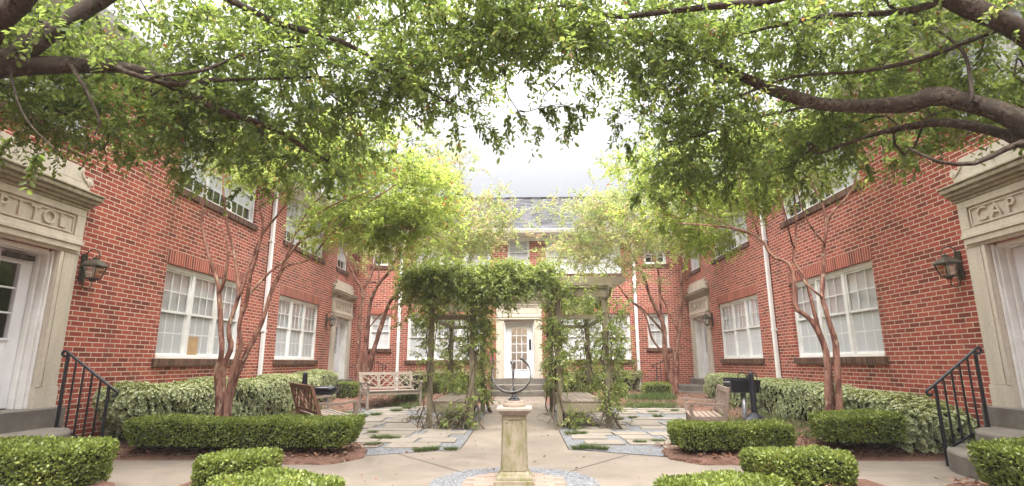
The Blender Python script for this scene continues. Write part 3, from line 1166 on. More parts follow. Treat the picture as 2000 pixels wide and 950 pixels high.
    f.box(uc - ins + .002, uc + ins - .002, 2.55, 2.618, -.26, -.13)
    f.box(uc - dh - .028, uc + dh + .028, 2.56, 2.619, -.129, -.04)
    # door leaf: stiles, rails, panels and a glazed light
    gh, gz0, gz1 = glass[0] * .62, None, None
    gw = glass[0]
    g0, g1 = glass[1], glass[2]
    n0, n1 = -.235, -.19
    z0, z1 = DZ + .02, 2.546
    dm = MB(fr)
    dm.box(uc - dh + .004, uc - gw, z0, z1, n0, n1)
    dm.box(uc + gw, uc + dh - .004, z0, z1, n0, n1)
    dm.box(uc - gw, uc + gw, g1, z1, n0, n1 - .0005)
    dm.box(uc - gw, uc + gw, z0, g0, n0, n1 - .0005)
    # glazing bars
    for i in range(1, lites[0]):
        x = uc - gw + 2 * gw * i / lites[0]
        dm.box(x - .011, x + .011, g0, g1, n0 + .01, n1 - .004)
    for i in range(1, lites[1]):
        z = g0 + (g1 - g0) * i / lites[1]
        dm.box(uc - gw, uc + gw, z - .011, z + .011, n0 + .0105, n1 - .0045)
    for a, b, c, d in ((uc - gw - .03, uc + gw + .03, g1, g1 + .03), (uc - gw - .03, uc + gw + .03, g0 - .03, g0), (uc - gw - .03, uc - gw, g0, g1), (uc + gw, uc + gw + .03, g0, g1)):
        dm.box(a, b, c, d, n1 + .0005, n1 + .013)
    if g0 > 1.3:                                  # two raised panels below the light
        for s in (-1, 1):
            a, b = sorted((uc + s * .05, uc + s * (dh - .12)))
            dm.box(a, b, z0 + .22, g0 - .14, n1 + .0005, n1 + .01)
            dm.box(a + .05, b - .05, z0 + .27, g0 - .19, n1 + .0105, n1 + .018)
    door = dm.build('door', MT['door_white'], bld, bevel=.004)
    f.build('door_frame', MT['white'], door, bevel=.008)
    p = MB(fr)
    p.poly([(uc - gw, g0, (n0 + n1) / 2), (uc + gw, g0, (n0 + n1) / 2), (uc + gw, g1, (n0 + n1) / 2), (uc - gw, g1, (n0 + n1) / 2)])
    p.build('pane', MT['glass'], door)
    if pull:
        h = MB(fr)
        x = uc + pull * (dh - .075)
        h.box(x - .035, x + .035, 1.62, 1.98, n1 + .001, n1 + .012)
        h.bar((x, 1.64, n1 + .05), (x, 1.96, n1 + .05), .02, .02, (1, 0, 0))
        h.box(x - .01, x + .01, 1.66, 1.68, n1 + .0125, n1 + .05)
        h.box(x - .01, x + .01, 1.92, 1.94, n1 + .0125, n1 + .05)
        h.build('handle', MT['black'], door)
    else:
        h = MB(fr)
        x = uc - .50
        h.lathe([(.03, 0), (.03, .01)], (0, 0)) if False else None
        h.box(x - .03, x + .03, 1.62, 1.74, n1 + .001, n1 + .012)
        h.tube([(x, 1.66, n1 + .01), (x, 1.66, n1 + .06)], .012)
        h.tube([(x, 1.66, n1 + .05), (x, 1.66, n1 + .085)], .027, 10)
        h.build('handle', MT['bronze'], door)
    if closer:
        h = MB(fr)
        h.box(uc + .13, uc + .52, 2.455, 2.515, n1 + .001, n1 + .06)
        h.box(uc + .20, uc + .22, 2.475, 2.495, n1 + .061, n1 + .066)
        h.box(uc + .42, uc + .44, 2.475, 2.495, n1 + .061, n1 + .066)
        h.build('door_closer', MT['bronze'], door)
    if fr is not FRB:
        cu = MB(fr)
        N = 14
        for i in range(N):
            a, b = uc - gw - .02 + (2 * gw + .04) * i / N, uc - gw - .02 + (2 * gw + .04) * (i + 1) / N
            cu.poly([(a, g0 - .02, -.30 - .02 * (i % 2)), (b, g0 - .02, -.30 - .02 * ((i + 1) % 2)), (b, g1 + .02, -.30 - .02 * ((i + 1) % 2)), (a, g1 + .02, -.30 - .02 * (i % 2))])
        if uc > 10:
            cu.build('curtain', MT['curtain'], door)
    return door


ML = Matrix(((0, 0, 1, 0), (1, 0, 0, 0), (0, 1, 0, 0), (0, 0, 0, 1)))
MRr = Matrix(((0, 0, -1, 0), (-1, 0, 0, 0), (0, 1, 0, 0), (0, 0, 0, 1)))
NEAR = dict(lites=(3, 3), glass=(.40, 1.50, 2.40))
portal(FRL, 6.1, ML, closer=True, **NEAR)
portal(FRR, 6.1, MRr, **NEAR)
portal(FRL, 18.0, ML, lites=(3, 3), glass=(.25, 1.5, 2.36), pull=-1)
portal(FRR, 18.1, MRr, lites=(3, 3), glass=(.25, 1.5, 2.36), pull=-1)
portal(FRB, AX, None, lites=(3, 5), glass=(.27, .96, 2.40), pull=1)

# ------------------------------------------------------------------ entrance steps
def half_disc(mb, fr, uc, r, z0, z1, k=36):
    outl = [(uc - r, .003)] + [(uc - r * math.cos(math.pi * i / k), .003 + r * math.sin(math.pi * i / k)) for i in range(1, k)] + [(uc + r, .003)]
    # outline in (u, n); push up in v
    a = mb.pts([(u, z0, n) for u, n in outl])
    lip = mb.pts([(u, z1 - .02, n) for u, n in outl])
    top = mb.pts([(uc + (u - uc) * (r - .012) / r, z1, n * (r - .012) / r) for u, n in outl])
    K = len(outl)
    for A, B in ((a, lip), (lip, top)):
        for i in range(K - 1):
            mb.f.append((A + i, A + i + 1, B + i + 1, B + i))
            mb.mi.append(0)
    mb.f.append(tuple(top + i for i in range(K)))
    mb.mi.append(0)


def stoop(fr, uc, label, group, base, rr=(1.14, .86), loc=None):
    t = thing('entrance_steps', label, 'steps', loc or fr(uc, base, .6), 0, group)
    h = (DZ - base) / 3
    for i, r in enumerate(rr):
        m = MB(fr)
        half_disc(m, fr, uc, r, base - .15, base + h * (i + 1))
        m.build('step', MT['step'], t)
    m = MB(fr)
    m.box(uc - .99, uc + .99, base + h * 2 - .1, DZ + .005, -.28, .2)
    m.build('threshold', MT['step'], t, bevel=.012)
    return t


GS = 'rounded concrete entrance steps'
stoop(FRL, 6.1, 'rounded concrete steps at the left door behind the nearest left hedge', GS, 0)
stoop(FRR, 6.1, 'rounded concrete steps at the right door beside the black railing', GS, 0)
stoop(FRL, 18.0, 'far left entrance steps, mostly hidden behind bench and pittosporum hedge', GS, .14)
stoop(FRR, 18.1, 'far right entrance steps, just behind the red-barked tree', GS, .14)
stoop(FRB, AX, 'three concrete steps up to the white glazed door behind the arbor', GS, .12, (1.16, .95))


def handrail(fr, uu, n0, n1, zb0, zb1, label, group='black iron step railings', k=6, posts_only=False):
    """railing square to the wall from n0 (lower, outer) to n1 (upper, by the wall)"""
    h = .93
    t = thing('step_railing', label, 'railing', fr(uu, zb0, n0), 0, group)
    lo, hi = np.array([uu, zb0 + h, n0]), np.array([uu, zb1 + h, n1])
    tr = MB(fr)
    d = (lo - hi) / np.linalg.norm(lo - hi)
    end = lo + d * .10
    cur = [hi - d * .05 + np.array([0, -.035, -.02]) * 0]
    pts = []
    for s in np.linspace(0, 1, 8):                        # scroll at the head
        an = math.pi * 1.15 * (1 - s)
        pts.append(hi - d * .05 + np.array([0, -.035 + .035 * math.cos(an), 0]) + np.array([0, 0, -1.0]) * .035 * math.sin(an))
    pts += [hi, lo, end]
    for s in np.linspace(0.15, 1, 8):                     # scroll at the foot
        an = math.pi * 1.3 * s
        pts.append(end + np.array([0, -.035 + .035 * math.cos(an), 0]) + np.array([0, 0, 1.0]) * .035 * math.sin(an))
    tr.tube(pts, .017, 8)
    tr.build('top_rail', MT['black'], t, smooth=True)
    for p, zb, nm in ((lo, zb0, 'post'), (hi, zb1, 'post')):
        m = MB(fr)
        m.bar((uu, zb - .02, p[2]), (uu, p[1] - .01, p[2]), .028, .028, (1, 0, 0))
        m.build(nm, MT['black'], t)
    m = MB(fr)
    b0, b1 = np.array([uu, zb0 + .18, n0]), np.array([uu, zb1 + .06, n1])
    m.bar(b0, b1, .024, .024, (1, 0, 0))
    m.build('bottom_rail', MT['black'], t)
    for i in range(1, k):
        s = i / k
        m = MB(fr)
        a, b = b0 + (b1 - b0) * s, lo + (hi - lo) * s
        m.bar((uu, a[1], a[2]), (uu, b[1] - .01, b[2]), .017, .017, (1, 0, 0))
        m.build('baluster', MT['black'], t)
    return t


handrail(FRL, 6.86, .88, .30, .0, .40, 'black iron railing on the left steps behind the nearest left hedge', k=5)
handrail(FRR, 6.86, .87, .33, .0, .40, 'black iron railing on the right steps beside the stone doorway', k=5)
handrail(FRL, 18.76, 1.25, .70, .2, .46, 'short black railing half hidden by the red trunks behind the grey bench', k=4)
handrail(FRR, 18.9, 1.35, .75, .2, .46, 'short black railing just behind the red-barked tree at right', k=4)
for s in (-1, 1):
    x = AX + s * .885
    t = thing('step_railing', 'iron handrail on the %s edge of the steps to the glazed rear door' % ('left' if s < 0 else 'right'), 'railing', (x, YB - 1.0, .12), 0, 'handrails at the rear steps')
    m = MB()
    m.tube([(x, YB - .12, 1.62), (x, YB - .25, 1.64), (x, YB - .95, 1.12), (x, YB - 1.05, 1.08), (x, YB - 1.08, 1.0)], .022, 8)
    m.build('top_rail', MT['pewter'], t, smooth=True)
    for y, zb, zt in ((YB - .27, .6, 1.62), (YB - .98, .05, 1.12)):
        m = MB()
        m.box(x - .016, x + .016, y - .016, y + .016, zb, zt)
        m.build('post', MT['pewter'], t)


# ------------------------------------------------------------------ wall lanterns
def lantern(fr, uc, zc, label, s=1.0):
    t = thing('wall_lantern', label, 'lantern', fr(uc, zc, .0), 0, 'bronze coach lanterns by the doors')
    P = lambda u, v, n: (uc + u * s, zc + v * s, n * s)
    m = MB(fr)
    m.box(*(uc - .045 * s, uc + .045 * s), zc - .17 * s, zc + .17 * s, .003, .02 * s)
    m.box(uc - .03 * s, uc + .03 * s, zc - .12 * s, zc + .12 * s, .0205 * s, .034 * s)
    m.build('back_plate', MT['bronze'], t, bevel=.005)
    m = MB(fr)
    pts = [P(0, .10, .03)] + [P(0, .14 + .09 * math.sin(a), .11 - .085 * math.cos(a)) for a in np.linspace(.1, math.pi * .9, 10)] + [P(0, .13, .205), P(0, .115, .17), P(0, .135, .15), P(0, .15, .165)]
    m.tube(pts, .0075 * s, 6)
    m.build('scroll_arm', MT['bronze'], t, smooth=True)
    m = MB(fr)
    pts = [P(0, -.11, .03), P(0, -.20, .035)] + [P(0, -.205 - .05 * math.sin(a), .09 - .055 * math.cos(a)) for a in np.linspace(0, math.pi, 8)] + [P(0, -.16, .135)]
    m.tube(pts, .0065 * s, 6)
    m.build('lower_scroll', MT['bronze'], t, smooth=True)
    cn = .155
    def ring(h, v):
        return [P(-h, v, cn - h), P(h, v, cn - h), P(h, v, cn + h), P(-h, v, cn + h)]
    m = MB(fr)
    prof = [(.105, .02), (.10, .035), (.055, .085), (.03, .098), (.025, .125), (.0, .135)]
    rings = [m.pts(ring(h, v)) for h, v in prof]
    for a, b in zip(rings[:-1], rings[1:]):
        for j in range(4):
            m.f.append((a + j, a + (j + 1) % 4, b + (j + 1) % 4, b + j))
            m.mi.append(0)
    m.f.append(tuple(rings[0] + j for j in range(4))[::-1])
    m.mi.append(0)
    m.build('hood', MT['bronze'], t)
    m = MB(fr)
    top, bot = ring(.085, .02), ring(.052, -.13)
    for j in range(4):
        m.bar(top[j], bot[j], .011 * s, .011 * s, (.3, .2, .9))
        m.bar(bot[j], bot[(j + 1) % 4], .014 * s, .014 * s, (.1, .9, .2))
        m.bar(top[j], top[(j + 1) % 4], .010 * s, .010 * s, (.1, .9, .2))
    m.hexa([*ring(.05, -.14), *ring(.05, -.128)])
    m.hexa([*ring(.018, -.165), *ring(.03, -.141)])
    m.build('cage', MT['bronze'], t)
    m = MB(fr)
    for j in range(4):
        m.poly([top[j], top[(j + 1) % 4], bot[(j + 1) % 4], bot[j]])
    m.build('glass', MT['lamp_glass'], t)
    m = MB(fr)
    m.tube([P(0, -.125, cn), P(0, -.06, cn), P(0, -.055, cn), P(0, -.02, cn), P(0, .0, cn)], [.012 * s, .012 * s, .02 * s, .024 * s, .008 * s], 10)
    m.build('bulb', MT['white'], t, smooth=True)
    return t


lantern(FRL, 7.21, 2.47, 'bronze coach lantern on the brick beside the left stone doorway', 1.12)
lantern(FRR, 7.26, 2.44, 'bronze coach lantern on the brick beside the right stone doorway', 1.12)
lantern(FRL, 16.6, 2.46, 'small coach lantern by the far left doorway beside a triple window', 1.15)
lantern(FRR, 16.95, 2.46, 'small coach lantern by the far right doorway beside a triple window', 1.15)
lantern(FRB, 1.0, 2.36, 'dark lantern right of the rear door, seen past the arbor vines', 1.1)

# ------------------------------------------------------------------ trees
def resample(pts, step):
    pts = np.array(pts, float)
    seg = np.linalg.norm(np.diff(pts, axis=0), axis=1)
    s = np.concatenate([[0], np.cumsum(seg)])
    n = max(2, int(s[-1] / step) + 1)
    t = np.linspace(0, s[-1], n)
    # Catmull-Rom through the surveyed points
    out = []
    for x in t:
        i = min(np.searchsorted(s, x, 'right') - 1, len(seg) - 1)
        u = (x - s[i]) / (seg[i] + 1e-9)
        p1, p2 = pts[i], pts[i + 1]
        p0 = pts[i - 1] if i > 0 else 2 * p1 - p2
        p3 = pts[i + 2] if i + 2 < len(pts) else 2 * p2 - p1
        out.append(.5 * ((2 * p1) + (p2 - p0) * u + (2 * p0 - 5 * p1 + 4 * p2 - p3) * u * u + (3 * p1 - p0 - 3 * p2 + p3) * u ** 3))
    return np.array(out)


class Skeleton:
    def __init__(self):
        self.p, self.par, self.r, self.kids = [], [], [], []

    def add(self, p, par, r=0.0):
        self.p.append(np.array(p, float))
        self.par.append(par)
        self.r.append(r)
        self.kids.append([])
        if par >= 0:
            self.kids[par].append(len(self.p) - 1)
        return len(self.p) - 1

    def limb(self, pts, r0, r1, step=.12, root=None, wob=.0):
        """adds a limb; starts from the nearest node unless root is -1"""
        q = resample(pts, step)
        if wob:
            w = np.cumsum(rs.normal(size=q.shape) * wob, 0)
            w -= np.linspace(0, 1, len(q))[:, None] * w[-1]
            q = q + w
        if root is None:
            P = np.array(self.p)
            par = int(np.argmin(np.linalg.norm(P - q[0], axis=1)))
            if np.linalg.norm(P[par] - q[0]) < .06:
                q = q[1:]
        else:
            par = root
        for i, p in enumerate(q):
            t = i / max(1, len(q) - 1)
            par = self.add(p, par, r0 + (r1 - r0) * t)
        return par

    def grow(self, targets, step=.14, sag=0.06, rmin=.003, far_pen=1.0, allow=None, maxd=None):
        """joins every target to the nearest wood with a bowed twig; returns twig ends with directions"""
        P = np.array(self.p)
        base_ok = np.ones(len(P), bool) if allow is None else allow(P)
        d0 = np.array([np.min(np.linalg.norm(P - t, axis=1)) for t in targets])
        order = np.argsort(d0)
        cap = len(P) + len(targets) * 14
        buf = np.full((cap, 3), 1e6)
        buf[:len(P)][base_ok] = P[base_ok]
        n = len(P)
        ends = []
        for k in order:
            t = targets[k]
            d = np.linalg.norm(buf[:n] - t, axis=1)
            i = int(np.argmin(d + rs.rand(n) * .12))
            L = d[i]
            if maxd and L > maxd:
                continue
            if L < .05:
                continue
            a = self.p[i]
            pd = a - self.p[self.par[i]] if self.par[i] >= 0 else np.array([0, 0, 1.])
            pd = pd / (np.linalg.norm(pd) + 1e-9)
            c = a + pd * L * .35 + (t - a) * .25 + rs.normal(size=3) * L * .07
            m = min(10, max(2, int(L / step)))
            par = i
            for s in np.linspace(0, 1, m + 1)[1:]:
                q = (1 - s) ** 2 * a + 2 * s * (1 - s) * c + s * s * t + rs.normal(size=3) * .008
                par = self.add(q, par, 0)
                if n < cap:
                    buf[n] = q
                    n += 1
            e = t - self.p[self.par[par]]
            ends.append((par, e / (np.linalg.norm(e) + 1e-9)))
        return ends

    def radii(self, tip=.0028, ex=2.3):
        acc = np.zeros(len(self.p))
        for i in range(len(self.p) - 1, -1, -1):
            if not self.kids[i]:
                acc[i] = max(acc[i], tip ** ex)
            if self.r[i] <= 0:
                self.r[i] = acc[i] ** (1 / ex)
            if self.par[i] >= 0:
                acc[self.par[i]] += acc[i]

    def mesh(self, name, flare=None):
        """sweeps tubes along every chain of nodes"""
        V, Q = [], []
        nv = 0
        stack = [(i, None) for i in range(len(self.p)) if self.par[i] < 0]
        while stack:
            i, start = stack.pop()
            chain = [] if start is None else [start]
            while True:
                chain.append(i)
                if not self.kids[i]:
                    break
                ks = sorted(self.kids[i], key=lambda k: -self.r[k])
                for k in ks[1:]:
                    stack.append((k, i))
                i = ks[0]
            P = np.array([self.p[c] for c in chain])
            r = np.array([self.r[c] for c in chain])
            if start is not None and len(r) > 1:
                r[0] = min(r[0], r[1] * 1.25)
            if len(P) < 2:
                continue
            r[-1] *= .6
            k = 12 if r.max() > .06 else 8 if r.max() > .02 else 5 if r.max() > .006 else 3
            d = np.gradient(P, axis=0)
            d = unit(d)
            ref = np.array([.23, .41, .88])
            rings = []
            for j in range(len(P)):
                s = np.cross(d[j], ref)
                if np.linalg.norm(s) < .15:
                    s = np.cross(d[j], np.array([.9, .1, -.2]))
                s /= np.linalg.norm(s)
                t = np.cross(d[j], s)
                ref = np.cross(s, d[j]) if np.linalg.norm(s) > .3 else ref
                an = np.arange(k) * 2 * math.pi / k
                lump = 1 + (.10 * np.sin(an * 2 + j * .7) + .06 * np.sin(an * 3 + j * 1.9) if k > 6 else 0)
                rings.append(P[j] + (r[j] * lump)[:, None] * (np.cos(an)[:, None] * s + np.sin(an)[:, None] * t) if k > 6 else P[j] + r[j] * (np.cos(an)[:, None] * s + np.sin(an)[:, None] * t))
            V.append(np.concatenate(rings))
            m = len(P)
            a = nv + (np.arange(m - 1)[:, None] * k + np.arange(k)[None, :])
            b = nv + (np.arange(m - 1)[:, None] * k + (np.arange(k)[None, :] + 1) % k)
            Q.append(np.stack([a, b, b + k, a + k], -1).reshape(-1, 4))
            nv += m * k
        return np_mesh(name, np.concatenate(V), np.concatenate(Q), smooth=True)


def ball_points(n, c, r):
    """n points filling an ellipsoid, a little denser towards its skin"""
    d = rdir(n)
    u = rs.rand(n, 1) ** .42
    return np.array(c) + d * u * np.array(r)


def sprays(sk, ends, per, length, nleaf, L, W, spread=.75, up=.1, hang=0.0, rhomb=False, droop=.15):
    """leafy sprays at the twig ends: returns leaf geometry and thin stems"""
    base = np.array([sk.p[i] for i, _ in ends])
    dr = np.array([d for _, d in ends])
    n = len(base)
    B = np.repeat(base, per, 0)
    D = unit(np.repeat(dr, per, 0) + rs.normal(size=(n * per, 3)) * spread + np.array([0, 0, up - hang]))
    ln = length * rs.uniform(.6, 1.3, (n * per, 1))
    # stems bow downwards a little
    bow = np.array([0, 0, -1.0]) * ln * (.12 + hang * .3)
    m = len(B)
    s = (np.arange(nleaf) + .5) / nleaf
    s = s[None, :, None] + (rs.rand(m, nleaf, 1) - .5) / nleaf
    pos = B[:, None] + D[:, None] * ln[:, None] * s + bow[:, None] * s ** 2
    side = unit(np.cross(D, rdir(m)))
    up2 = np.cross(side, D)
    sg = np.where(np.arange(nleaf) % 2 == 0, 1, -1)[None, :, None]
    ax = D[:, None] * rs.uniform(.35, .9, (m, nleaf, 1)) + side[:, None] * sg * rs.uniform(.5, 1, (m, nleaf, 1)) + rs.normal(size=(m, nleaf, 3)) * .25 + np.array([0, 0, -.15])
    nr = np.array([0, 0, 1.]) + up2[:, None] * .5 + rs.normal(size=(m, nleaf, 3)) * .45
    sz = rs.uniform(.65, 1.25, (m * nleaf, 1))
    clump = np.repeat(rs.rand(n), per * nleaf)
    rnd = np.clip(.5 * clump + .5 * rs.rand(m * nleaf) + rs.normal(size=m * nleaf) * .08, 0, 1)
    geo = leaf_geo(pos.reshape(-1, 3), ax.reshape(-1, 3), nr.reshape(-1, 3), L * sz, W * sz, droop, .15, rnd, rhomb)
    # stems as slim three-sided prisms
    mid = B + D * ln * .5 + bow * .25
    tip = B + D * ln + bow
    w = .0016
    o = [side * w, (-.5 * side + .87 * up2) * w, (-.5 * side - .87 * up2) * w]
    sv = np.stack([B + o[0], B + o[1], B + o[2], mid + o[0] * .8, mid + o[1] * .8, mid + o[2] * .8, tip + o[0] * .4, tip + o[1] * .4, tip + o[2] * .4], 1).reshape(-1, 3)
    b0 = (np.arange(m) * 9)[:, None]
    sq = np.concatenate([b0 + np.array([[i, (i + 1) % 3, (i + 1) % 3 + 3, i + 3]]) + off for i in range(3) for off in (0, 3)], 0)
    return geo, (sv, sq)


def cat_geo(gs):
    V, Q, A = [], [], {}
    n = 0
    for v, q, a in gs:
        V.append(v)
        Q.append(q + n)
        n += len(v)
        for k in a:
            A.setdefault(k, []).append(a[k])
    return np.concatenate(V), np.concatenate(Q), {k: np.concatenate(a) for k, a in A.items()}


def finish_tree(sk, geos, stems, label, group, bark, leaf, loc, name='tree', cat='tree'):
    t = thing(name, label, cat, loc, 0, group)
    sk.radii()
    new_obj('trunk', sk.mesh('trunk'), MT[bark], t)
    sv = np.concatenate([s[0] for s in stems])
    off = np.cumsum([0] + [len(s[0]) for s in stems[:-1]])
    sq = np.concatenate([s[1] + o for s, o in zip(stems, off)])
    v, q, a = cat_geo(geos)
    nq = len(q)
    V = np.concatenate([v, sv])
    Q = np.concatenate([q, sq + len(v)])
    for k in a:
        a[k] = np.concatenate([a[k], np.zeros(len(sv))])
    mi = np.concatenate([np.zeros(nq, int), np.ones(len(sq), int)])
    new_obj('crown', np_mesh('crown', V, Q, a, mi), [MT[leaf], MT[bark]], t)
    return t


def px_limb(pts, Y0, Y1):
    n = len(pts)
    return [at(px, py, Y0 + (Y1 - Y0) * i / (n - 1)) for i, (px, py) in enumerate(pts)]


def px_cloud(spec, per, clump=13, spread=1.0):
    """spec rows: px, py, depth, half-width px, half-height px, half-depth m, weight -> points filling the clumps"""
    out = []
    for (px, py, Y, rw, rh, rd, wgt) in spec:
        c = at(px, py, Y)
        d = np.linalg.norm(c - CAM)
        n = max(1, int(per * wgt))
        rad = np.array([rw * d / 1150, rd, rh * d / 1150])
        # leafy layers: small flattened clusters spread unevenly through the clump
        k = max(3, n // clump)
        cs = ball_points(k, c, rad * .95)
        w = rs.gamma(1.6, 1.0, k)
        pick = rs.choice(k, n, p=w / w.sum())
        out.append(cs[pick] + rs.normal(size=(n, 3)) * np.array([.17, .17, .07]) * spread * (d / 6) ** .5)
    return np.concatenate(out)


GN = 'big spreading trees arching over the courtyard'
# ---- big tree at left
sk = Skeleton()
a0 = at(-60, 150, 4.15)
sk.limb([(-5.05, 3.9, 0), (-5.02, 3.93, .3), (-4.98, 3.98, 1.2), (-4.9, 4.05, 2.4), a0], .22, .15, root=-1)
sk.limb(px_limb([(-60, 150), (0, 125), (100, 62), (200, -2), (290, -70), (400, -150)], 4.15, 4.6), .095, .05)
sk.limb(px_limb([(-60, 150), (30, 130), (130, 128), (240, 132), (300, 150), (350, 172), (430, 215), (530, 250), (600, 292), (640, 315)], 4.15, 5.6), .085, .014)
sk.limb(px_limb([(-60, 150), (-20, 60), (60, -20), (100, -120)], 4.15, 3.6), .10, .06)
sk.limb(px_limb([(140, 130), (170, 180), (195, 240), (185, 265)], 4.4, 4.5), .02, .009)
sk.limb(px_limb([(230, 135), (330, 165), (400, 158), (560, 153), (640, 150)], 4.5, 5.2), .028, .009)
sk.limb(px_limb([(300, 150), (400, 137), (484, 105), (642, 82), (700, 60)], 4.55, 5.4), .018, .006)
sk.limb(px_limb([(290, -70), (400, -25), (470, 10), (540, 45), (640, 72), (700, 98), (770, 145), (840, 180), (900, 215)], 4.5, 5.2), .045, .009)
sk.limb(px_limb([(400, -150), (600, -90), (800, -40), (960, 30), (1000, 110)], 4.6, 5.2), .045, .008)
sk.limb(px_limb([(20, 140), (35, 200), (60, 245), (90, 275), (110, 295)], 4.2, 3.9), .012, .004)
sk.limb(px_limb([(540, 45), (600, 100), (640, 180), (730, 235)], 4.85, 5.5), .016, .006)
left_spec = [  # px, py, Y, half width, half height, half depth, weight
    (60, 90, 4.6, 150, 130, .8, 1.25), (60, 205, 4.8, 110, 48, .8, .75), (200, 60, 5.0, 150, 120, .9, 1.35), (190, 215, 5.3, 120, 70, .8, .75), (330, 100, 5.2, 140, 130, .9, 1.15),
    (310, 230, 5.5, 110, 75, .8, .8), (400, 290, 5.7, 80, 60, .7, .6), (470, 80, 5.3, 150, 140, 1.0, 1.25), (470, 240, 5.6, 130, 90, .8, 1.1),
    (580, 290, 5.7, 120, 70, .7, .95), (600, 130, 5.4, 150, 130, .9, 1.25), (680, 270, 5.6, 80, 65, .7, .6), (720, 90, 5.4, 140, 130, .9, 1.2),
    (740, 200, 5.4, 85, 60, .7, .65), (840, 80, 5.3, 130, 110, .9, 1.1), (830, 175, 5.3, 75, 45, .7, .55), (925, 85, 5.2, 90, 70, .8, .85), (885, 175, 5.1, 50, 28, .6, .3),
    (960, 30, 5.0, 110, 70, .7, .7), (1000, 100, 5.1, 50, 45, .6, .36), (500, -40, 5.2, 300, 80, 1.2, 1.0), (850, -40, 5.2, 200, 70, 1.0, .7), (180, -80, 4.6, 250, 90, 1.0, .6)]
T = px_cloud(left_spec, 64, 4, 1.2)
ends = sk.grow(T, .13)
g1, s1 = sprays(sk, ends, 5, .26, 9, .057, .029)
# hanging sprigs at the edges
tips = [at(*q) for q in [(990, 225, 5.0), (1055, 245, 5.0), (1113, 240, 5.0), (960, 250, 5.0), (890, 240, 5.1), (1010, 215, 5.0), (930, 245, 5.1), (1050, 215, 5.0), (20, 268, 4.2), (75, 300, 4.0), (640, 350, 5.6), (560, 365, 5.7), (470, 370, 5.7), (690, 335, 5.6), (1100, 205, 5.0), (1065, 210, 5.0), (1110, 215, 5.0)]]
ends2 = sk.grow(np.array(tips), .12)
g2, s2 = sprays(sk, ends2, 5, .2, 9, .062, .030, spread=.35, hang=.9)
finish_tree(sk, [g1, g2], [s1, s2], 'big dark-limbed leafy tree whose boughs reach in from the left', GN, 'bark', 'near_leaf', (-5.05, 3.9, 0))

# ---- big tree at right
sk = Skeleton()
a0 = at(2090, 290, 4.3)
sk.limb([(5.05, 4.15, 0), (5.03, 4.17, .3), (4.95, 4.2, 1.2), (4.8, 4.25, 2.2), a0], .22, .16, root=-1)
sk.limb(px_limb([(2090, 290), (2000, 240), (1950, 218), (1900, 203), (1830, 187), (1790, 200), (1750, 206), (1680, 208), (1600, 203), (1520, 180), (1450, 150), (1380, 115), (1310, 92), (1240, 68), (1180, 60)], 4.3, 5.6), .10, .016)
sk.limb(px_limb([(2090, 290), (2070, 130), (2000, 66), (1940, 35), (1880, 8), (1820, -20), (1700, -60), (1550, -100)], 4.3, 4.4), .115, .05)
sk.limb(px_limb([(1850, 0), (1780, 20), (1700, 28), (1620, 30), (1520, 50), (1450, 68), (1360, 100)], 4.35, 5.2), .034, .008)
sk.limb(px_limb([(2040, 100), (1990, 50), (1930, 66), (1800, 115), (1680, 140), (1550, 150), (1450, 185), (1380, 195)], 4.2, 5.4), .03, .007)
sk.limb(px_limb([(2090, 290), (2000, 278), (1960, 262), (1900, 247), (1840, 240), (1790, 245), (1700, 265), (1600, 300)], 4.3, 5.4), .06, .012)
sk.limb(px_limb([(2000, 278), (1975, 285), (1945, 302), (1900, 320), (1840, 318), (1800, 302), (1770, 288)], 4.3, 4.5), .03, .009)
sk.limb(px_limb([(1700, -60), (1580, -20), (1480, 5), (1400, 12), (1320, 21), (1260, 28), (1200, 32), (1110, 12), (1030, 18)], 4.4, 5.0), .05, .010)
sk.limb(px_limb([(1310, 92), (1200, 85), (1120, 130), (1060, 190)], 5.5, 5.2), .012, .005)
sk.limb(px_limb([(1600, 203), (1480, 230), (1380, 260), (1290, 290)], 5.0, 5.7), .016, .006)
sk.limb(px_limb([(1900, 203), (1880, 100), (1800, 50), (1700, 60)], 4.4, 5.0), .02, .007)
right_spec = [
    (1960, 110, 4.8, 110, 110, .7, .95), (1850, 90, 5.0, 150, 110, .9, 1.1), (1900, 200, 5.2, 110, 45, .6, .5), (1730, 100, 5.2, 140, 110, .9, 1.05), (1750, 250, 5.6, 100, 55, .6, .5), (1610, 90, 5.3, 140, 110, .9, 1.05),
    (1640, 250, 5.7, 120, 75, .7, .85), (1500, 90, 5.3, 130, 110, .9, 1.05), (1510, 270, 5.8, 120, 80, .7, 1.05), (1390, 80, 5.3, 130, 110, .9, 1.05), (1400, 230, 5.7, 110, 110, .8, 1.1),
    (1300, 100, 5.3, 110, 100, .8, .9), (1340, 250, 5.7, 55, 70, .7, .7), (1325, 330, 5.8, 35, 38, .5, .25), (1380, 340, 6.0, 100, 50, .7, .6), (1205, 80, 5.2, 95, 75, .8, .75), (1110, 68, 5.1, 90, 60, .7, .6), (1075, 92, 5.0, 60, 38, .6, .36),
    (1145, 80, 5.1, 55, 36, .6, .28), (1040, 40, 5.0, 90, 70, .7, .6), (1285, 165, 5.4, 38, 45, .6, .35), (1400, -40, 5.1, 260, 70, 1.0, .8), (1750, -50, 4.8, 250, 80, 1.0, .7), (1150, -40, 5.0, 150, 60, .8, .5)]
T = px_cloud(right_spec, 62, 4, 1.2)
ends = sk.grow(T, .13)
g1, s1 = sprays(sk, ends, 5, .26, 9, .057, .029)
tips = [at(*q) for q in [(1215, 240, 5.5), (1222, 275, 5.6), (1205, 225, 5.4), (1250, 375, 5.8), (1290, 385, 5.9), (1125, 205, 5.0), (1140, 190, 5.0), (1440, 350, 5.9), (1560, 350, 5.8), (1690, 320, 5.6), (1750, 310, 5.5), (1790, 290, 5.3), (1975, 250, 4.6)]]
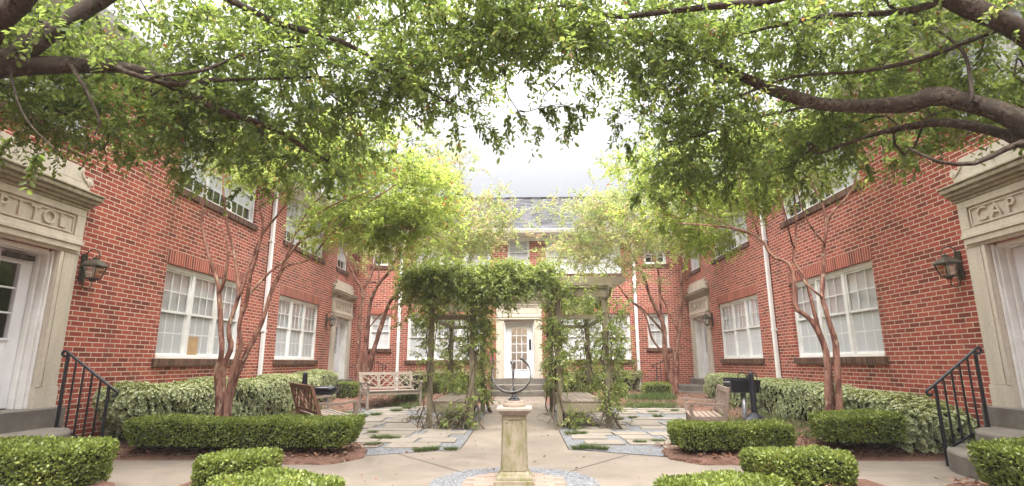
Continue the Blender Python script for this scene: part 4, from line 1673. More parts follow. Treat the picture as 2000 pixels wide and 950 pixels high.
ends2 = sk.grow(np.array(tips), .12)
g2, s2 = sprays(sk, ends2, 5, .2, 9, .062, .030, spread=.35, hang=.8)
finish_tree(sk, [g1, g2], [s1, s2], 'big leafy tree whose thick grey-brown limbs reach in from the right', GN, 'bark', 'near_leaf', (5.05, 4.15, 0))

# ---- crape myrtles
GC = 'multi-stemmed crape myrtles in the beds'


def crape(base, limbs, spec, per, label, leaf, L, W, nleaf=9, sprig=.26, per_end=4, extra=None, loc=None, group=GC):
    sk = Skeleton()
    z0 = g(*base)
    sk.add((base[0], base[1], z0 - .1), -1, .09)
    for i, (pts, Y0, Y1, r0, r1) in enumerate(limbs):
        q = px_limb(pts, Y0, Y1)
        if i == 0 or pts[0][1] > 690:
            # stems rise from the root stool
            q = [np.array([base[0] + (q[0][0] - base[0]) * 1.1, q[0][1], z0 - .05])] + q
            sk.limb(q, r0 * 1.15, r1, root=0, wob=.002)
        else:
            sk.limb(q, r0, r1, wob=.002)
    T = px_cloud(spec, per, 9 if leaf == 'thin_leaf' else 13, 1.35 if leaf == 'thin_leaf' else 1.1)
    n0 = len(sk.p)
    ends = sk.grow(T, .15)
    g1, s1 = sprays(sk, ends, per_end, sprig, nleaf, L, W)
    gs, ss = [g1], [s1]
    if extra is not None:
        e2 = sk.grow(np.array([at(*q) for q in extra]), .15)
        g2, s2 = sprays(sk, e2, 1, .34, 22, L * .8, W * .8, spread=.12, up=.9)
        gs.append(g2)
        ss.append(s2)
    return finish_tree(sk, gs, ss, label, group, 'crape_bark', leaf, (*base, z0), 'crape_myrtle')


YL = 8.45
crape((-4.45, 8.45), [
    ([(428, 790), (425, 720), (434, 690), (432, 632), (429, 573), (427, 557), (411, 508), (400, 464), (395, 430), (398, 380)], YL, YL - .3, 0.0471, 0.0162),
    ([(429, 573), (438, 548), (445, 493), (433, 442), (405, 420), (390, 395)], YL - .15, YL - .6, 0.0243, 0.0090),
    ([(436, 790), (437, 720), (452, 677), (447, 642), (466, 581), (466, 556), (457, 492), (444, 437), (436, 368), (441, 300)], YL + .1, YL + .5, 0.0418, 0.0108),
    ([(466, 581), (489, 514), (515, 456), (545, 418), (564, 388), (580, 340)], YL + .2, YL + .4, 0.0274, 0.0108),
    ([(443, 790), (457, 720), (472, 672), (467, 637), (482, 586), (490, 538), (502, 500), (515, 440), (507, 410), (520, 393), (559, 382), (590, 360)], YL - .1, YL - .6, 0.0418, 0.0090),
    ([(482, 580), (522, 536), (556, 505), (575, 459), (608, 401), (627, 385), (650, 340)], YL - .15, YL + .5, 0.0228, 0.0090),
    ([(447, 790), (467, 720), (495, 662), (513, 624), (528, 573), (548, 533), (564, 497), (592, 467), (633, 448), (674, 415), (709, 401), (760, 370)], YL, YL + .2, 0.0418, 0.0090),
    ([(556, 523), (561, 519), (603, 508), (635, 470), (674, 431), (720, 412), (780, 400)], YL, YL + .8, 0.0182, 0.0072),
    ([(575, 459), (619, 418), (674, 390), (704, 382), (760, 350)], YL + .2, YL - .5, 0.0137, 0.0063),
    ([(635, 465), (700, 440), (760, 442), (800, 450)], YL + .1, YL + .3, 0.0076, 0.0045)],
    [(440, 330, 8.4, 100, 70, .8, .22), (500, 290, 8.6, 110, 80, .9, .45), (600, 310, 8.8, 110, 80, 1.0, .8), (680, 330, 9.0, 100, 75, 1.0, 1.0), (760, 340, 9.2, 90, 80, .9, 1.0), (720, 420, 9.1, 100, 60, .8, .8),
     (790, 410, 9.3, 80, 70, .8, .9), (840, 380, 9.5, 50, 60, .7, .45), (850, 440, 9.5, 45, 40, .6, .35), (640, 460, 9.0, 60, 35, .6, .22), (760, 475, 9.4, 70, 30, .6, .35), (640, 250, 8.8, 180, 60, 1.0, .5), (690, 410, 9.2, 90, 40, .8, .5), (800, 440, 9.5, 70, 35, .6, .35)],
    100, 'red-barked crape myrtle with slanting stems in front of the left triple window', 'crape_leaf', .056, .029, per_end=6)
YR = 8.2
crape((4.6, 8.2), [
    ([(1618, 790), (1616, 720), (1608, 672), (1580, 622), (1555, 604), (1552, 563), (1545, 523), (1532, 510), (1509, 502), (1484, 467), (1435, 448), (1372, 440), (1320, 437)], YR, YR + .5, 0.0471, 0.0090),
    ([(1615, 695), (1598, 642), (1583, 581), (1573, 548), (1555, 518), (1550, 505), (1555, 437), (1552, 388), (1548, 330)], YR + .12, YR + .5, 0.0342, 0.0108),
    ([(1640, 790), (1636, 720), (1631, 670), (1616, 616), (1606, 581), (1608, 543), (1610, 475), (1614, 437), (1602, 390), (1588, 366), (1575, 320)], YR - .1, YR + .2, 0.0456, 0.0108),
    ([(1606, 581), (1578, 558), (1555, 528)], YR - .05, YR + .1, 0.0167, 0.0162),
    ([(1614, 437), (1626, 415), (1659, 379), (1673, 344), (1680, 310)], YR + .1, YR - .2, 0.0213, 0.0081),
    ([(1610, 475), (1588, 450), (1566, 409), (1555, 360)], YR, YR - .4, 0.0152, 0.0072),
    ([(1484, 467), (1473, 431), (1451, 379), (1440, 340)], YR + .35, YR + .2, 0.0137, 0.0072),
    ([(1435, 448), (1372, 412), (1330, 385)], YR + .4, YR + .8, 0.0106, 0.0054),
    ([(1548, 480), (1541, 453), (1528, 396), (1510, 350)], YR + .2, YR - .3, 0.0152, 0.0072)],
    [(1640, 320, 8.2, 80, 55, .8, .25), (1560, 310, 8.4, 100, 65, .9, .5), (1480, 330, 8.7, 100, 70, 1.0, .8), (1400, 350, 9.0, 100, 75, 1.0, 1.0), (1330, 380, 9.2, 80, 65, .9, .8), (1380, 440, 9.2, 90, 45, .8, .6),
     (1300, 330, 9.3, 70, 60, .9, .6), (1440, 300, 8.9, 150, 50, 1.0, .5), (1470, 400, 8.8, 50, 35, .6, .22), (1310, 430, 9.4, 60, 40, .7, .4)],
    105, 'red-barked crape myrtle with forking stems in front of the right triple window', 'crape_leaf', .056, .029, per_end=6)
YQ = 16.4
crape((-4.45, 16.4), [
    ([(700, 731), (702, 630), (707, 570), (691, 540), (675, 500), (668, 470)], YQ, YQ - .5, .075, .02),
    ([(707, 570), (724, 540), (735, 500), (738, 450)], YQ, YQ + .2, .045, .015),
    ([(710, 731), (718, 636), (724, 587), (740, 554), (757, 535), (785, 490), (830, 440), (880, 400)], YQ + .1, YQ - .8, .075, .014),
    ([(720, 729), (729, 688), (746, 630), (762, 589), (781, 567), (810, 530), (860, 500), (920, 470), (970, 440)], YQ - .1, YQ - 1.4, .075, .012),
    ([(740, 554), (742, 500), (760, 440), (790, 380), (820, 330)], YQ + .1, YQ + .4, .03, .012),
    ([(721, 640), (746, 612), (781, 595), (800, 585)], YQ, YQ - .4, .02, .012)],
    [(700, 470, 16.0, 60, 50, 1.0, .5), (760, 470, 15.8, 80, 60, 1.2, .8), (830, 430, 15.4, 80, 70, 1.2, .7), (800, 350, 15.6, 80, 60, 1.2, .55), (880, 350, 15.2, 70, 70, 1.2, .55), (900, 440, 15.0, 70, 60, 1.2, .5), (960, 420, 14.8, 60, 50, 1.0, .38),
     (860, 490, 15.2, 60, 40, 1.0, .4), (860, 300, 15.4, 50, 40, .9, .22), (990, 430, 14.6, 40, 40, .8, .2), (930, 490, 14.8, 50, 30, .8, .25), (930, 380, 15, 50, 40, .8, .25), (850, 470, 15, 90, 50, 1.2, .6), (800, 420, 15.6, 80, 60, 1.2, .6), (940, 455, 14.8, 55, 40, .9, .4), (850, 400, 15.2, 70, 60, 1.2, .6)],
    92, 'tall crape myrtle with salmon-red trunks just behind the far grey bench', 'thin_leaf', .066, .033, 9, .34, 5,
    [(908, 300, 15), (937, 330, 14.8), (880, 270, 15.2), (985, 370, 14.6), (960, 350, 14.7), (850, 275, 15.3), (1005, 400, 14.6), (920, 350, 15), (870, 290, 15)])
YP = 16.3
crape((4.35, 16.3), [
    ([(1313, 765), (1303, 718), (1298, 685), (1295, 636), (1270, 581), (1257, 540), (1235, 500), (1200, 450)], YP, YP - .6, .080, .015),
    ([(1295, 690), (1273, 660), (1259, 614), (1224, 581), (1200, 545)], YP, YP - .7, .035, .012),
    ([(1295, 649), (1254, 603), (1226, 584), (1202, 551), (1170, 520)], YP, YP - .9, .032, .010),
    ([(1294, 640), (1289, 581), (1287, 540), (1275, 490), (1250, 440)], YP, YP + .3, .045, .015),
    ([(1320, 765), (1322, 690), (1328, 636), (1332, 581), (1332, 540), (1340, 480), (1350, 430)], YP + .15, YP + .2, .075, .018),
    ([(1322, 644), (1300, 595), (1289, 567), (1300, 520)], YP + .1, YP + .5, .028, .012)],
    [(1340, 440, 16.0, 60, 50, 1.1, .6), (1270, 450, 15.8, 70, 60, 1.2, .75), (1200, 440, 15.4, 70, 60, 1.2, .65), (1150, 430, 15.0, 55, 50, 1.0, .5), (1230, 380, 15.5, 80, 40, 1.2, .6), (1120, 460, 14.8, 40, 40, .8, .3), (1170, 390, 15.2, 45, 30, .8, .3),
     (1180, 500, 15.2, 70, 30, 1.0, .45), (1260, 520, 15.6, 60, 30, 1.0, .35), (1110, 410, 14.8, 30, 25, .7, .14), (1150, 480, 15, 80, 40, 1.0, .6), (1230, 440, 15.4, 80, 60, 1.2, .6), (1300, 400, 15.6, 70, 50, 1.2, .5), (1110, 500, 14.8, 50, 28, .8, .3), (1180, 420, 15.2, 60, 45, 1.0, .4)],
    80, 'crape myrtle with smooth salmon-red trunks near the far right doorway', 'thin_leaf', .066, .033, 9, .34, 5,
    [(1152, 345, 15.0), (1175, 350, 15.1), (1112, 385, 14.8), (1135, 380, 14.8), (1190, 345, 15.2), (1160, 360, 15.0), (1200, 350, 15.2)])


# ------------------------------------------------------------------ hedges
def hedge(label, x0, x1, y0, y1, h, n, rot=0.0, kind='box', group='clipped boxwood hedges', zoff=0.0, taper=.04, leaf=(.034, .021)):
    cx, cy = (x0 + x1) / 2, (y0 + y1) / 2
    z = g(cx, cy) + zoff
    a, b = (x1 - x0) / 2, (y1 - y0) / 2
    ca, sa = math.cos(rot), math.sin(rot)
    core_, leaf_ = ('box_core', 'box_leaf') if kind == 'box' else ('pitto_core', 'pitto_leaf')
    inset = .055 if kind == 'box' else .12
    ph = rs.rand(8) * 6.28

    def place(p):
        # clipped but uneven faces
        w = .022 if kind == 'box' else .07
        f = 5.0 if kind == 'box' else 2.6
        o = np.stack([np.sin(p[:, 2] * 9 + p[:, 1] * f + ph[0]) + np.sin(p[:, 1] * f * 1.7 + ph[1]), np.sin(p[:, 0] * f + ph[2]) + np.sin(p[:, 0] * f * 1.9 + p[:, 2] * 8 + ph[3]),
                      np.sin(p[:, 0] * f * .9 + ph[4]) + np.sin(p[:, 1] * f + p[:, 0] * 2 + ph[5])], -1) * w * .5
        o[:, 2] *= np.clip(p[:, 2] / h, 0, 1)
        p = p + o
        x, y = p[:, 0] * ca - p[:, 1] * sa, p[:, 0] * sa + p[:, 1] * ca
        gx = gz(cx + x, cy + y) if zoff == 0 else z
        return np.stack([cx + x, cy + y, p[:, 2] + gx], -1)

    r = .07 if kind == 'box' else .16
    # samples on the rounded box skin
    A = np.array([4 * a * b, 2 * a * h, 2 * a * h, 2 * b * h, 2 * b * h])
    f = rs.choice(5, n, p=A / A.sum())
    u, v = rs.uniform(-1, 1, n), rs.uniform(-1, 1, n)
    hv = (v + 1) / 2 * h
    p = np.zeros((n, 3))
    nr = np.zeros((n, 3))
    for i, (ax_, sg) in enumerate(((2, 1), (1, -1), (1, 1), (0, -1), (0, 1))):
        s = f == i
        if ax_ == 2:
            p[s] = np.stack([u[s] * a, v[s] * b, np.full(s.sum(), h)], -1)
            nr[s] = (0, 0, 1)
        elif ax_ == 1:
            p[s] = np.stack([u[s] * a, np.full(s.sum(), sg * b), hv[s]], -1)
            nr[s] = (0, sg, 0)
        else:
            p[s] = np.stack([np.full(s.sum(), sg * a), u[s] * b, hv[s]], -1)
            nr[s] = (sg, 0, 0)
    q = np.stack([np.clip(p[:, 0], -(a - r), a - r), np.clip(p[:, 1], -(b - r), b - r), np.minimum(p[:, 2], h - r)], -1)
    d = p - q
    L = np.linalg.norm(d, axis=1, keepdims=True)
    p = np.where(L > r, q + d / (L + 1e-9) * r, p)
    nr = unit(nr * .3 + d / (L + 1e-9))
    # skirt draws in towards the ground
    sk_ = 1 - taper * (1 - np.clip(p[:, 2:3] / h, 0, 1)) ** 2 * 2
    p[:, :2] *= sk_
    deep = rs.rand(n, 1) ** 1.5 * (.06 if kind == 'box' else .14)
    p = p - nr * deep + nr * .022 * rs.rand(n, 1)
    keep = (p[:, 2] > .02) & (rs.rand(n) > .35 * (1 - np.clip(p[:, 2] / (h * .35), 0, 1)))
    p, nr = p[keep], nr[keep]
    m = len(p)
    nr2 = np.stack([nr[:, 0] * ca - nr[:, 1] * sa, nr[:, 0] * sa + nr[:, 1] * ca, nr[:, 2]], -1)
    pw = place(p)
    rnd = np.clip(rs.rand(m) * .75 + .25 * (.5 + .5 * np.sin(p[:, 0] * 9 + ph[6]) * np.sin(p[:, 1] * 11 + p[:, 2] * 9 + ph[7])), 0, 1)
    if kind == 'box':
        ax = unit(nr2 * .9 + rdir(m, .35) * .9)
        geo = leaf_geo(pw - ax * .012, ax, unit(rdir(m) + nr2 * .4), leaf[0] * rs.uniform(.7, 1.3, m), leaf[1] * rs.uniform(.7, 1.3, m), .05, .2, rnd, True)
    else:
        # whorls of leaves
        k = 7
        an = rs.rand(m)[:, None] * 6.28 + np.arange(k)[None] * 2 * math.pi / k
        t1 = unit(np.cross(nr2, rdir(m)))
        t2 = np.cross(nr2, t1)
        ax = np.cos(an)[..., None] * t1[:, None] + np.sin(an)[..., None] * t2[:, None] + nr2[:, None] * rs.uniform(.2, .9, (m, k, 1)) + np.array([0, 0, .4])
        pp = np.repeat(pw, k, 0)
        geo = leaf_geo(pp, ax.reshape(-1, 3), np.repeat(nr2, k, 0) + rs.normal(size=(m * k, 3)) * .2, leaf[0] * rs.uniform(.7, 1.2, m * k), leaf[1] * rs.uniform(.75, 1.2, m * k), .04, .14, np.repeat(rnd, k))
    t = thing('boxwood_hedge' if kind == 'box' else 'pittosporum_hedge', label, 'hedge', (cx, cy, z), 0, group)
    new_obj('foliage', np_mesh('foliage', *geo), MT[leaf_], t)
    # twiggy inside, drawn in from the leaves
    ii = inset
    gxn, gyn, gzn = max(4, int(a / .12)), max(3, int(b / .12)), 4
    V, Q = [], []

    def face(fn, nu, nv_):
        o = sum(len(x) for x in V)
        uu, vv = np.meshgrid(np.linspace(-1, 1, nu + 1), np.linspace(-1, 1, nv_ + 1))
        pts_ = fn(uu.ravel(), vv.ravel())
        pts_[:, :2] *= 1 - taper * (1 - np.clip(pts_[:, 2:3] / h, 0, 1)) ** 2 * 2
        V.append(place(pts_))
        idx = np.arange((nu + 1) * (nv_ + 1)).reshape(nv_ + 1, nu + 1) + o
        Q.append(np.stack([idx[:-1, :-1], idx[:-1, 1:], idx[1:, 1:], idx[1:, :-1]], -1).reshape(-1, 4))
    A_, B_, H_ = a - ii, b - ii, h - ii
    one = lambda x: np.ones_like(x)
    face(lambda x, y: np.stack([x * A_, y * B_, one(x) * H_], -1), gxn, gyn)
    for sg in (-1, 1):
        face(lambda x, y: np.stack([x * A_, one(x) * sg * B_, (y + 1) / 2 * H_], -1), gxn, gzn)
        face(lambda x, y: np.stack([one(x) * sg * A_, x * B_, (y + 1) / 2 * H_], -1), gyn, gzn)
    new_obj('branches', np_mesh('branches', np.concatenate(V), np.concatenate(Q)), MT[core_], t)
    return t


hedge('low boxwood hedge in front of the left doorway steps', -5.3, -3.86, 4.98, 5.58, .40, 12600, zoff=.08)
hedge('low boxwood hedge in front of the right doorway steps', 4.2, 5.3, 4.75, 5.42, .40, 10920, zoff=.08)
hedge('longest boxwood hedge, curving in front of the brown lattice bench', -5.05, -2.08, 7.2, 7.8, .34, 21840, rot=-.03, zoff=.06)
hedge('square-cut boxwood hedge between the left path and the long hedge', -3.0, -2.38, 5.34, 5.9, .30, 7000, zoff=.04)
hedge('pale-topped boxwood hedge nearest the sundial on the left, at the frame edge', -2.22, -1.32, 4.12, 4.66, .31, 9000, rot=-.52, zoff=.03)
hedge('boxwood hedge in front of the slatted armchair bench at right', 2.04, 3.5, 7.2, 7.78, .31, 14000, zoff=.05)
hedge('boxwood hedge under the right red-barked tree', 3.92, 4.9, 7.25, 7.8, .34, 10080, zoff=.10)
hedge('square-cut boxwood hedge by the path to the right doorway', 2.34, 3.22, 5.48, 6.06, .30, 9500, rot=.16, zoff=.04)
hedge('pale-topped boxwood hedge nearest the sundial on the right, at the frame edge', 1.14, 2.04, 4.12, 4.68, .31, 9000, rot=.58, zoff=.03)
GB = 'small boxwood bushes by the rear wing'
hedge('small boxwood bush left of the far grey bench', -5.1, -4.55, 15.3, 16.0, .40, 2100, leaf=(.035, .02), group=GB)
hedge('boxwood bush behind the right end of the far grey bench', -3.0, -2.35, 16.7, 17.3, .42, 1890, leaf=(.035, .02), group=GB)
hedge('long low boxwood bush at the foot of the far right tree', 3.42, 4.2, 15.6, 16.2, .34, 2310, leaf=(.035, .02), group=GB)
hedge('small round boxwood bush beside the right arbor post', 2.55, 2.95, 15.4, 15.8, .36, 1470, leaf=(.035, .02), group=GB, taper=.1)

GPH = 'variegated pittosporum hedges along the walls'
hedge('long variegated hedge under the left wall windows', -5.78, -4.98, 7.5, 15.4, .72, 11000, kind='pitto', group=GPH, leaf=(.043, .026))
hedge('variegated hedge under the right wall behind the grill', 4.98, 5.78, 9.6, 15.6, .60, 7600, kind='pitto', group=GPH, leaf=(.043, .026))
hedge('rounded variegated hedge beside the right doorway steps', 4.85, 5.75, 7.25, 9.5, .55, 4200, kind='pitto', group=GPH, leaf=(.043, .026), taper=.07)
hedge('variegated hedge under the rear windows left of the glazed door', -4.0, -1.25, 18.2, 18.95, .62, 1260, kind='pitto', group=GPH, leaf=(.043, .026))
hedge('variegated hedge under the rear windows right of the glazed door', 1.2, 4.0, 18.2, 18.95, .62, 1260, kind='pitto', group=GPH, leaf=(.043, .026))

# ------------------------------------------------------------------ sundial pedestal and armillary sphere
PX, PY = 0.0, 5.92
ped = thing('sundial_pedestal', 'square mossy stone pedestal standing in the gravel circle', 'pedestal', (PX, PY, .015))
m = MB()
m.lathe([(.195, .012), (.195, .055), (.188, .06)], (PX, PY), square=True)
m.lathe([(.180, .0601), (.176, .085), (.158, .10), (.150, .118), (.140, .128), (.133, .14)], (PX, PY), square=True)
m.build('base', MT['pedestal'], ped, bevel=.008)
m = MB()
m.lathe([(.130, .1401), (.122, .40), (.117, .668)], (PX, PY), square=True)
# raised border with notched corners on each face
for k in range(4):
    an = k * math.pi / 2
    ca, sa = math.cos(an), math.sin(an)

    def fp(u, z, n):
        d = .130 - (z - .14) * (.013 / .528) + n
        return (PX + ca * u + sa * d, PY + sa * u - ca * d, z)
    wv = .122
    for z0, z1 in ((.1405, .185), (.63, .6675)):
        m.hexa([fp(-wv + .002, z0, .001), fp(wv - .002, z0, .001), fp(wv - .002, z0, .008), fp(-wv + .002, z0, .008), fp(-wv + .008, z1, .001), fp(wv - .008, z1, .001), fp(wv - .008, z1, .008), fp(-wv + .008, z1, .008)])
    for s in (-1, 1):
        m.hexa([fp(s * wv, .1855, .001), fp(s * (wv - .03), .1855, .001), fp(s * (wv - .03), .1855, .0075), fp(s * wv, .1855, .0075), fp(s * (wv - .011), .629, .001), fp(s * (wv - .036), .629, .001), fp(s * (wv - .036), .629, .0075), fp(s * (wv - .011), .629, .0075)])
        for z in (.1856, .60):
            m.hexa([fp(s * (wv - .031), z, .001), fp(s * (wv - .055), z, .001), fp(s * (wv - .055), z, .007), fp(s * (wv - .031), z, .007), fp(s * (wv - .036), z + .028, .001), fp(s * (wv - .052), z + .028, .001), fp(s * (wv - .052), z + .028, .007), fp(s * (wv - .036), z + .028, .007)])
m.build('shaft', MT['pedestal'], ped, bevel=.005)
m = MB()
m.lathe([(.122, .6682), (.135, .685), (.142, .69), (.150, .70), (.168, .712), (.172, .716)], (PX, PY), square=True)
m.lathe([(.180, .7165), (.182, .742), (.176, .750)], (PX, PY), square=True)
m.build('cap', MT['cap'], ped, bevel=.007)
m = MB()
m.lathe([(.118, .7505), (.116, .775), (.104, .79), (.100, .806), (.094, .812)], (PX, PY), k=28)
m.build('plinth_block', MT['terracotta'], ped, bevel=.006)

arm = thing('armillary_sundial', 'dark metal armillary sundial with open rings and an arrow on the stone pedestal', 'sundial', (PX, PY, .812))
m = MB()
m.lathe([(.066, .8125), (.064, .822), (.052, .828), (.044, .838), (.030, .846), (.022, .862), (.016, .872), (.020, .880), (.012, .888), (.012, .905)], (PX, PY), k=24)
m.build('base', MT['enamel'], arm, smooth=False)
CZ = 1.075
cR = .195


def ring_band(c, r, w, th, e1, e2, a0, a1, k=48):
    """flat band of radius r in the plane of e1/e2, w wide across the plane"""
    e1, e2 = unit(np.array(e1, float)), unit(np.array(e2, float))
    e3 = np.cross(e1, e2)
    mb = MB()
    sec = []
    for i in range(k + 1):
        a = a0 + (a1 - a0) * i / k
        d = math.cos(a) * e1 + math.sin(a) * e2
        t = min(1, min(i, k - i) / 3 * .5 + .5)
        sec.append(mb.pts([c + d * (r + th) + e3 * w / 2 * t, c + d * (r + th) - e3 * w / 2 * t, c + d * r - e3 * w / 2 * t, c + d * r + e3 * w / 2 * t]))
    for a, b in zip(sec[:-1], sec[1:]):
        for j in range(4):
            mb.f.append((a + j, a + (j + 1) % 4, b + (j + 1) % 4, b + j))
            mb.mi.append(0)
    mb.f += [tuple(sec[0] + j for j in range(4))[::-1], tuple(sec[-1] + j for j in range(4))]
    mb.mi += [0, 0]
    return mb


cc = np.array([PX - .025, PY, CZ])
# broad open hoop, its plane leaning back from the viewer; a slimmer hoop crosses it edge-on
ring_band(cc, cR, .058, .010, (1, 0, .10), (-.08, .42, .90), R(158), R(418)).build('equatorial_ring', MT['pewter'], arm)
ring_band(cc, cR - .012, .014, .006, (.10, .93, .28), (.03, -.30, .95), R(-96), R(30)).build('meridian_ring', MT['pewter'], arm)
top, bot = cc + np.array([-.005, .06, .135]), cc + np.array([.022, -.09, -.17])
m = MB()
m.tube([bot, top], .006, 8)
d = unit(top - bot)
for e in (np.array([1., 0, 0]), np.cross(d, [1., 0, 0])):
    w = np.cross(d, e) * .003
    for s in (-1, 1):
        b0 = top - d * .035
        m.hexa([b0 + e * s * .004 - w, b0 + d * .035 + e * s * .004 - w, b0 + d * .035 + e * s * .004 + w, b0 + e * s * .004 + w,
                b0 + d * .012 + e * s * .022 - w, b0 + d * .047 + e * s * .022 - w, b0 + d * .047 + e * s * .022 + w, b0 + d * .012 + e * s * .022 + w])
m.tube([bot - d * .002, bot + d * .035], [.001, .016], 8)
m.build('arrow_gnomon', MT['pewter'], arm)
m = MB()
m.tube([np.array([PX, PY, .90]), np.array([PX + .004, PY - .02, .915]), cc + np.array([.02, -.075, -.165])], .010, 8)
m.build('stem', MT['pewter'], arm, smooth=True)

# ------------------------------------------------------------------ arbor with two seats
arb = thing('arbor', 'weathered timber arbor with bench seats either side of the concrete path', 'arbor', (0, 12, 0))
PXS = [(-1.66, -.88), (.76, 1.66)]
YF, YR_ = 10.55, 13.5
for (a, b) in PXS:
    for x in (a, b):
        for y in (YF, YR_):
            z = g(0, y)
            m = MB()
            j = rs.uniform(-.012, .012)
            m.hexa([(x - .05, y - .045, z - .05), (x + .05, y - .045, z - .05), (x + .05, y + .045, z - .05), (x - .05, y + .045, z - .05),
                    (x - .05 + j, y - .045, 2.40), (x + .05 + j, y - .045, 2.40), (x + .05 + j, y + .045, 2.40), (x - .05 + j, y + .045, 2.40)])
            m.build('post', MT['arbor'], arb, bevel=.006)
        # side beam with a scalloped tail towards the viewer
        m = MB(lambda u, v, n, x=x: (x + n, u, v))
        o = [(YF - .42, 2.63), (YF - .42, 2.56), (YF - .36, 2.53), (YF - .31, 2.46), (YF - .22, 2.41), (YR_ + .22, 2.41), (YR_ + .31, 2.46), (YR_ + .36, 2.53), (YR_ + .42, 2.56), (YR_ + .42, 2.63)]
        m.prism(o, -.02 + (.071 if x in (b,) else -.071), .02 + (.071 if x in (b,) else -.071))
        m.build('beam', MT['arbor'], arb, bevel=.004)
    for y in (YF, YR_):
        m = MB()
        m.box(a + .052, b - .052, y - .05, y - .012, 2.0, 2.085)
        m.build('crossbar', MT['arbor'], arb, bevel=.004)
        m = MB()
        m.box(a - .06, b + .06, y - .085, y - .046, 2.42, 2.60)
        m.build('crossbar', MT['arbor'], arb, bevel=.004)
    for x in (a, b):
        m = MB()
        m.box(x - .019, x + .019, YF + .046, YR_ - .046, 2.0, 2.085)
        m.build('crossbar', MT['arbor'], arb, bevel=.004)
    # seat
    m = MB()
    n = 6
    x0, x1 = a + .053, b - .053
    for i in range(n):
        w = (x1 - x0) / n
        m.box(x0 + i * w + .005, x0 + (i + 1) * w - .005, YF - .03, YR_ + .03, .475, .505)
    m.build('seat', MT['teak_grey'], arb, bevel=.004)
    m = MB()
    m.box(a + .052, b - .052, YF - .02, YF + .018, .29, .474)
    m.build('seat_rail', MT['arbor'], arb, bevel=.004)
    for x in (a + .071, b - .071):
        m = MB()
        m.box(x - .019, x + .019, YF + .047, YR_ - .047, .30, .474)
        m.build('seat_rail', MT['arbor'], arb, bevel=.004)
for i, y in enumerate((YF - .13, 11.15, 11.75, 12.35, 12.95, YR_ + .12)):
    m = MB(lambda u, v, n, y=y: (u, y + n, v))
    j = rs.uniform(-.03, .03)
    o = [(-2.05 + j, 2.80), (-2.05 + j, 2.72), (-1.98 + j, 2.66), (-1.9 + j, 2.632), (1.9 + j, 2.632), (1.98 + j, 2.66), (2.05 + j, 2.72), (2.05 + j, 2.80)]
    m.prism(o, -.02, .02)
    m.build('rafter', MT['arbor'], arb, bevel=.004)


def vine(label, spec, n_stem, stems_at, per_leaf=7, extra=()):
    """spec rows: (x0, x1, y0, y1, z0, z1, count)"""
    sk = Skeleton()
    ends = []
    for (x, y, h, nn) in stems_at:
        for _ in range(nn):
            ph, r0 = rs.rand() * 6.28, rs.uniform(.06, .11)
            zs = np.linspace(0, h, 26)
            tw = rs.uniform(1.5, 3.2) * rs.choice([-1, 1])
            pts = np.stack([x + (r0 + rs.normal(size=26) * .02 + .15 * np.exp(-zs * 4)) * np.cos(ph + tw * zs), y + (r0 + rs.normal(size=26) * .02 + .15 * np.exp(-zs * 4)) * np.sin(ph + tw * zs), zs + g(0, y)], -1)
            sk.limb(pts, rs.uniform(.012, .022), .007, .1, root=-1)
    T = []
    for (x0, x1, y0, y1, z0, z1, c) in spec:
        T.append(np.stack([rs.uniform(x0, x1, c), rs.uniform(y0, y1, c), rs.uniform(z0, z1, c)], -1))
    ends = sk.grow(np.concatenate(T), .12)
    for pts, r in extra:
        sk.limb(pts, r, r * .6, .06, root=-1)
    g1, s1 = sprays(sk, ends, 3, .17, per_leaf, .064, .030, spread=.9, up=.2, hang=.1, droop=.2)
    t = thing('climbing_vine', label, 'vine', (stems_at[0][0], stems_at[0][1], 0), 0, 'jasmine vines climbing the arbor')
    sk.radii(.0022)
    new_obj('stems', sk.mesh('stems'), MT['vine_stem'], t)
    v, q, a = g1
    V = np.concatenate([v, s1[0]])
    Q = np.concatenate([q, s1[1] + len(v)])
    for k in a:
        a[k] = np.concatenate([a[k], np.zeros(len(s1[0]))])
    mi = np.concatenate([np.zeros(len(q), int), np.ones(len(s1[1]), int)])
    new_obj('foliage', np_mesh('foliage', V, Q, a, mi), [MT['vine_leaf'], MT['vine_stem']], t)


def loops(cx, cy, n, r=.25):
    out = []
    for _ in range(n):
        k = 7
        a = np.array([cx + rs.normal() * r, cy + rs.normal() * r * .4, .02])
        p = [a]
        for i in range(k):
            a = a + np.array([rs.normal() * .11, rs.normal() * .06, .13 * math.cos(i * .9 + rs.normal() * .5) + .03])
            a[2] = max(.03, a[2])
            p.append(a)
        out.append((np.array(p), rs.uniform(.006, .011)))
    return out


vine('dense jasmine vine burying the left half of the arbor', [
    (-2.15, .9, 10.1, 13.8, 2.80, 3.02, 500), (-2.2, .75, 10.05, 10.6, 2.62, 3.04, 430), (-2.25, -.6, 10.0, 10.5, 2.30, 2.8, 230), (-.6, .55, 10.05, 10.5, 2.42, 2.8, 150), (-.9, -.1, 10.1, 10.5, 2.2, 2.6, 55),
    (-2.25, -1.7, 10.05, 13.5, 1.9, 2.8, 100), (-1.9, -1.45, 10.35, 10.75, .9, 2.35, 34), (-1.1, -.68, 10.35, 10.75, .55, 2.3, 60), (-.85, -.5, 10.4, 10.7, 1.6, 2.3, 35), (-1.15, -.65, 13.2, 13.8, .3, 2.6, 130), (-1.9, -1.2, 13.2, 13.9, .6, 2.6, 110),
    (-1.7, -.9, 12.2, 13.5, .55, .9, 45), (-1.4, -.8, 10.3, 10.6, .05, .4, 22)], 3,
    [(-1.66, YF, 2.7, 2), (-.88, YF, 2.75, 4), (-1.66, YR_, 2.7, 3), (-.88, YR_, 2.7, 4)], 7, loops(-1.3, 10.45, 9) + loops(-1.75, 10.5, 5, .1))
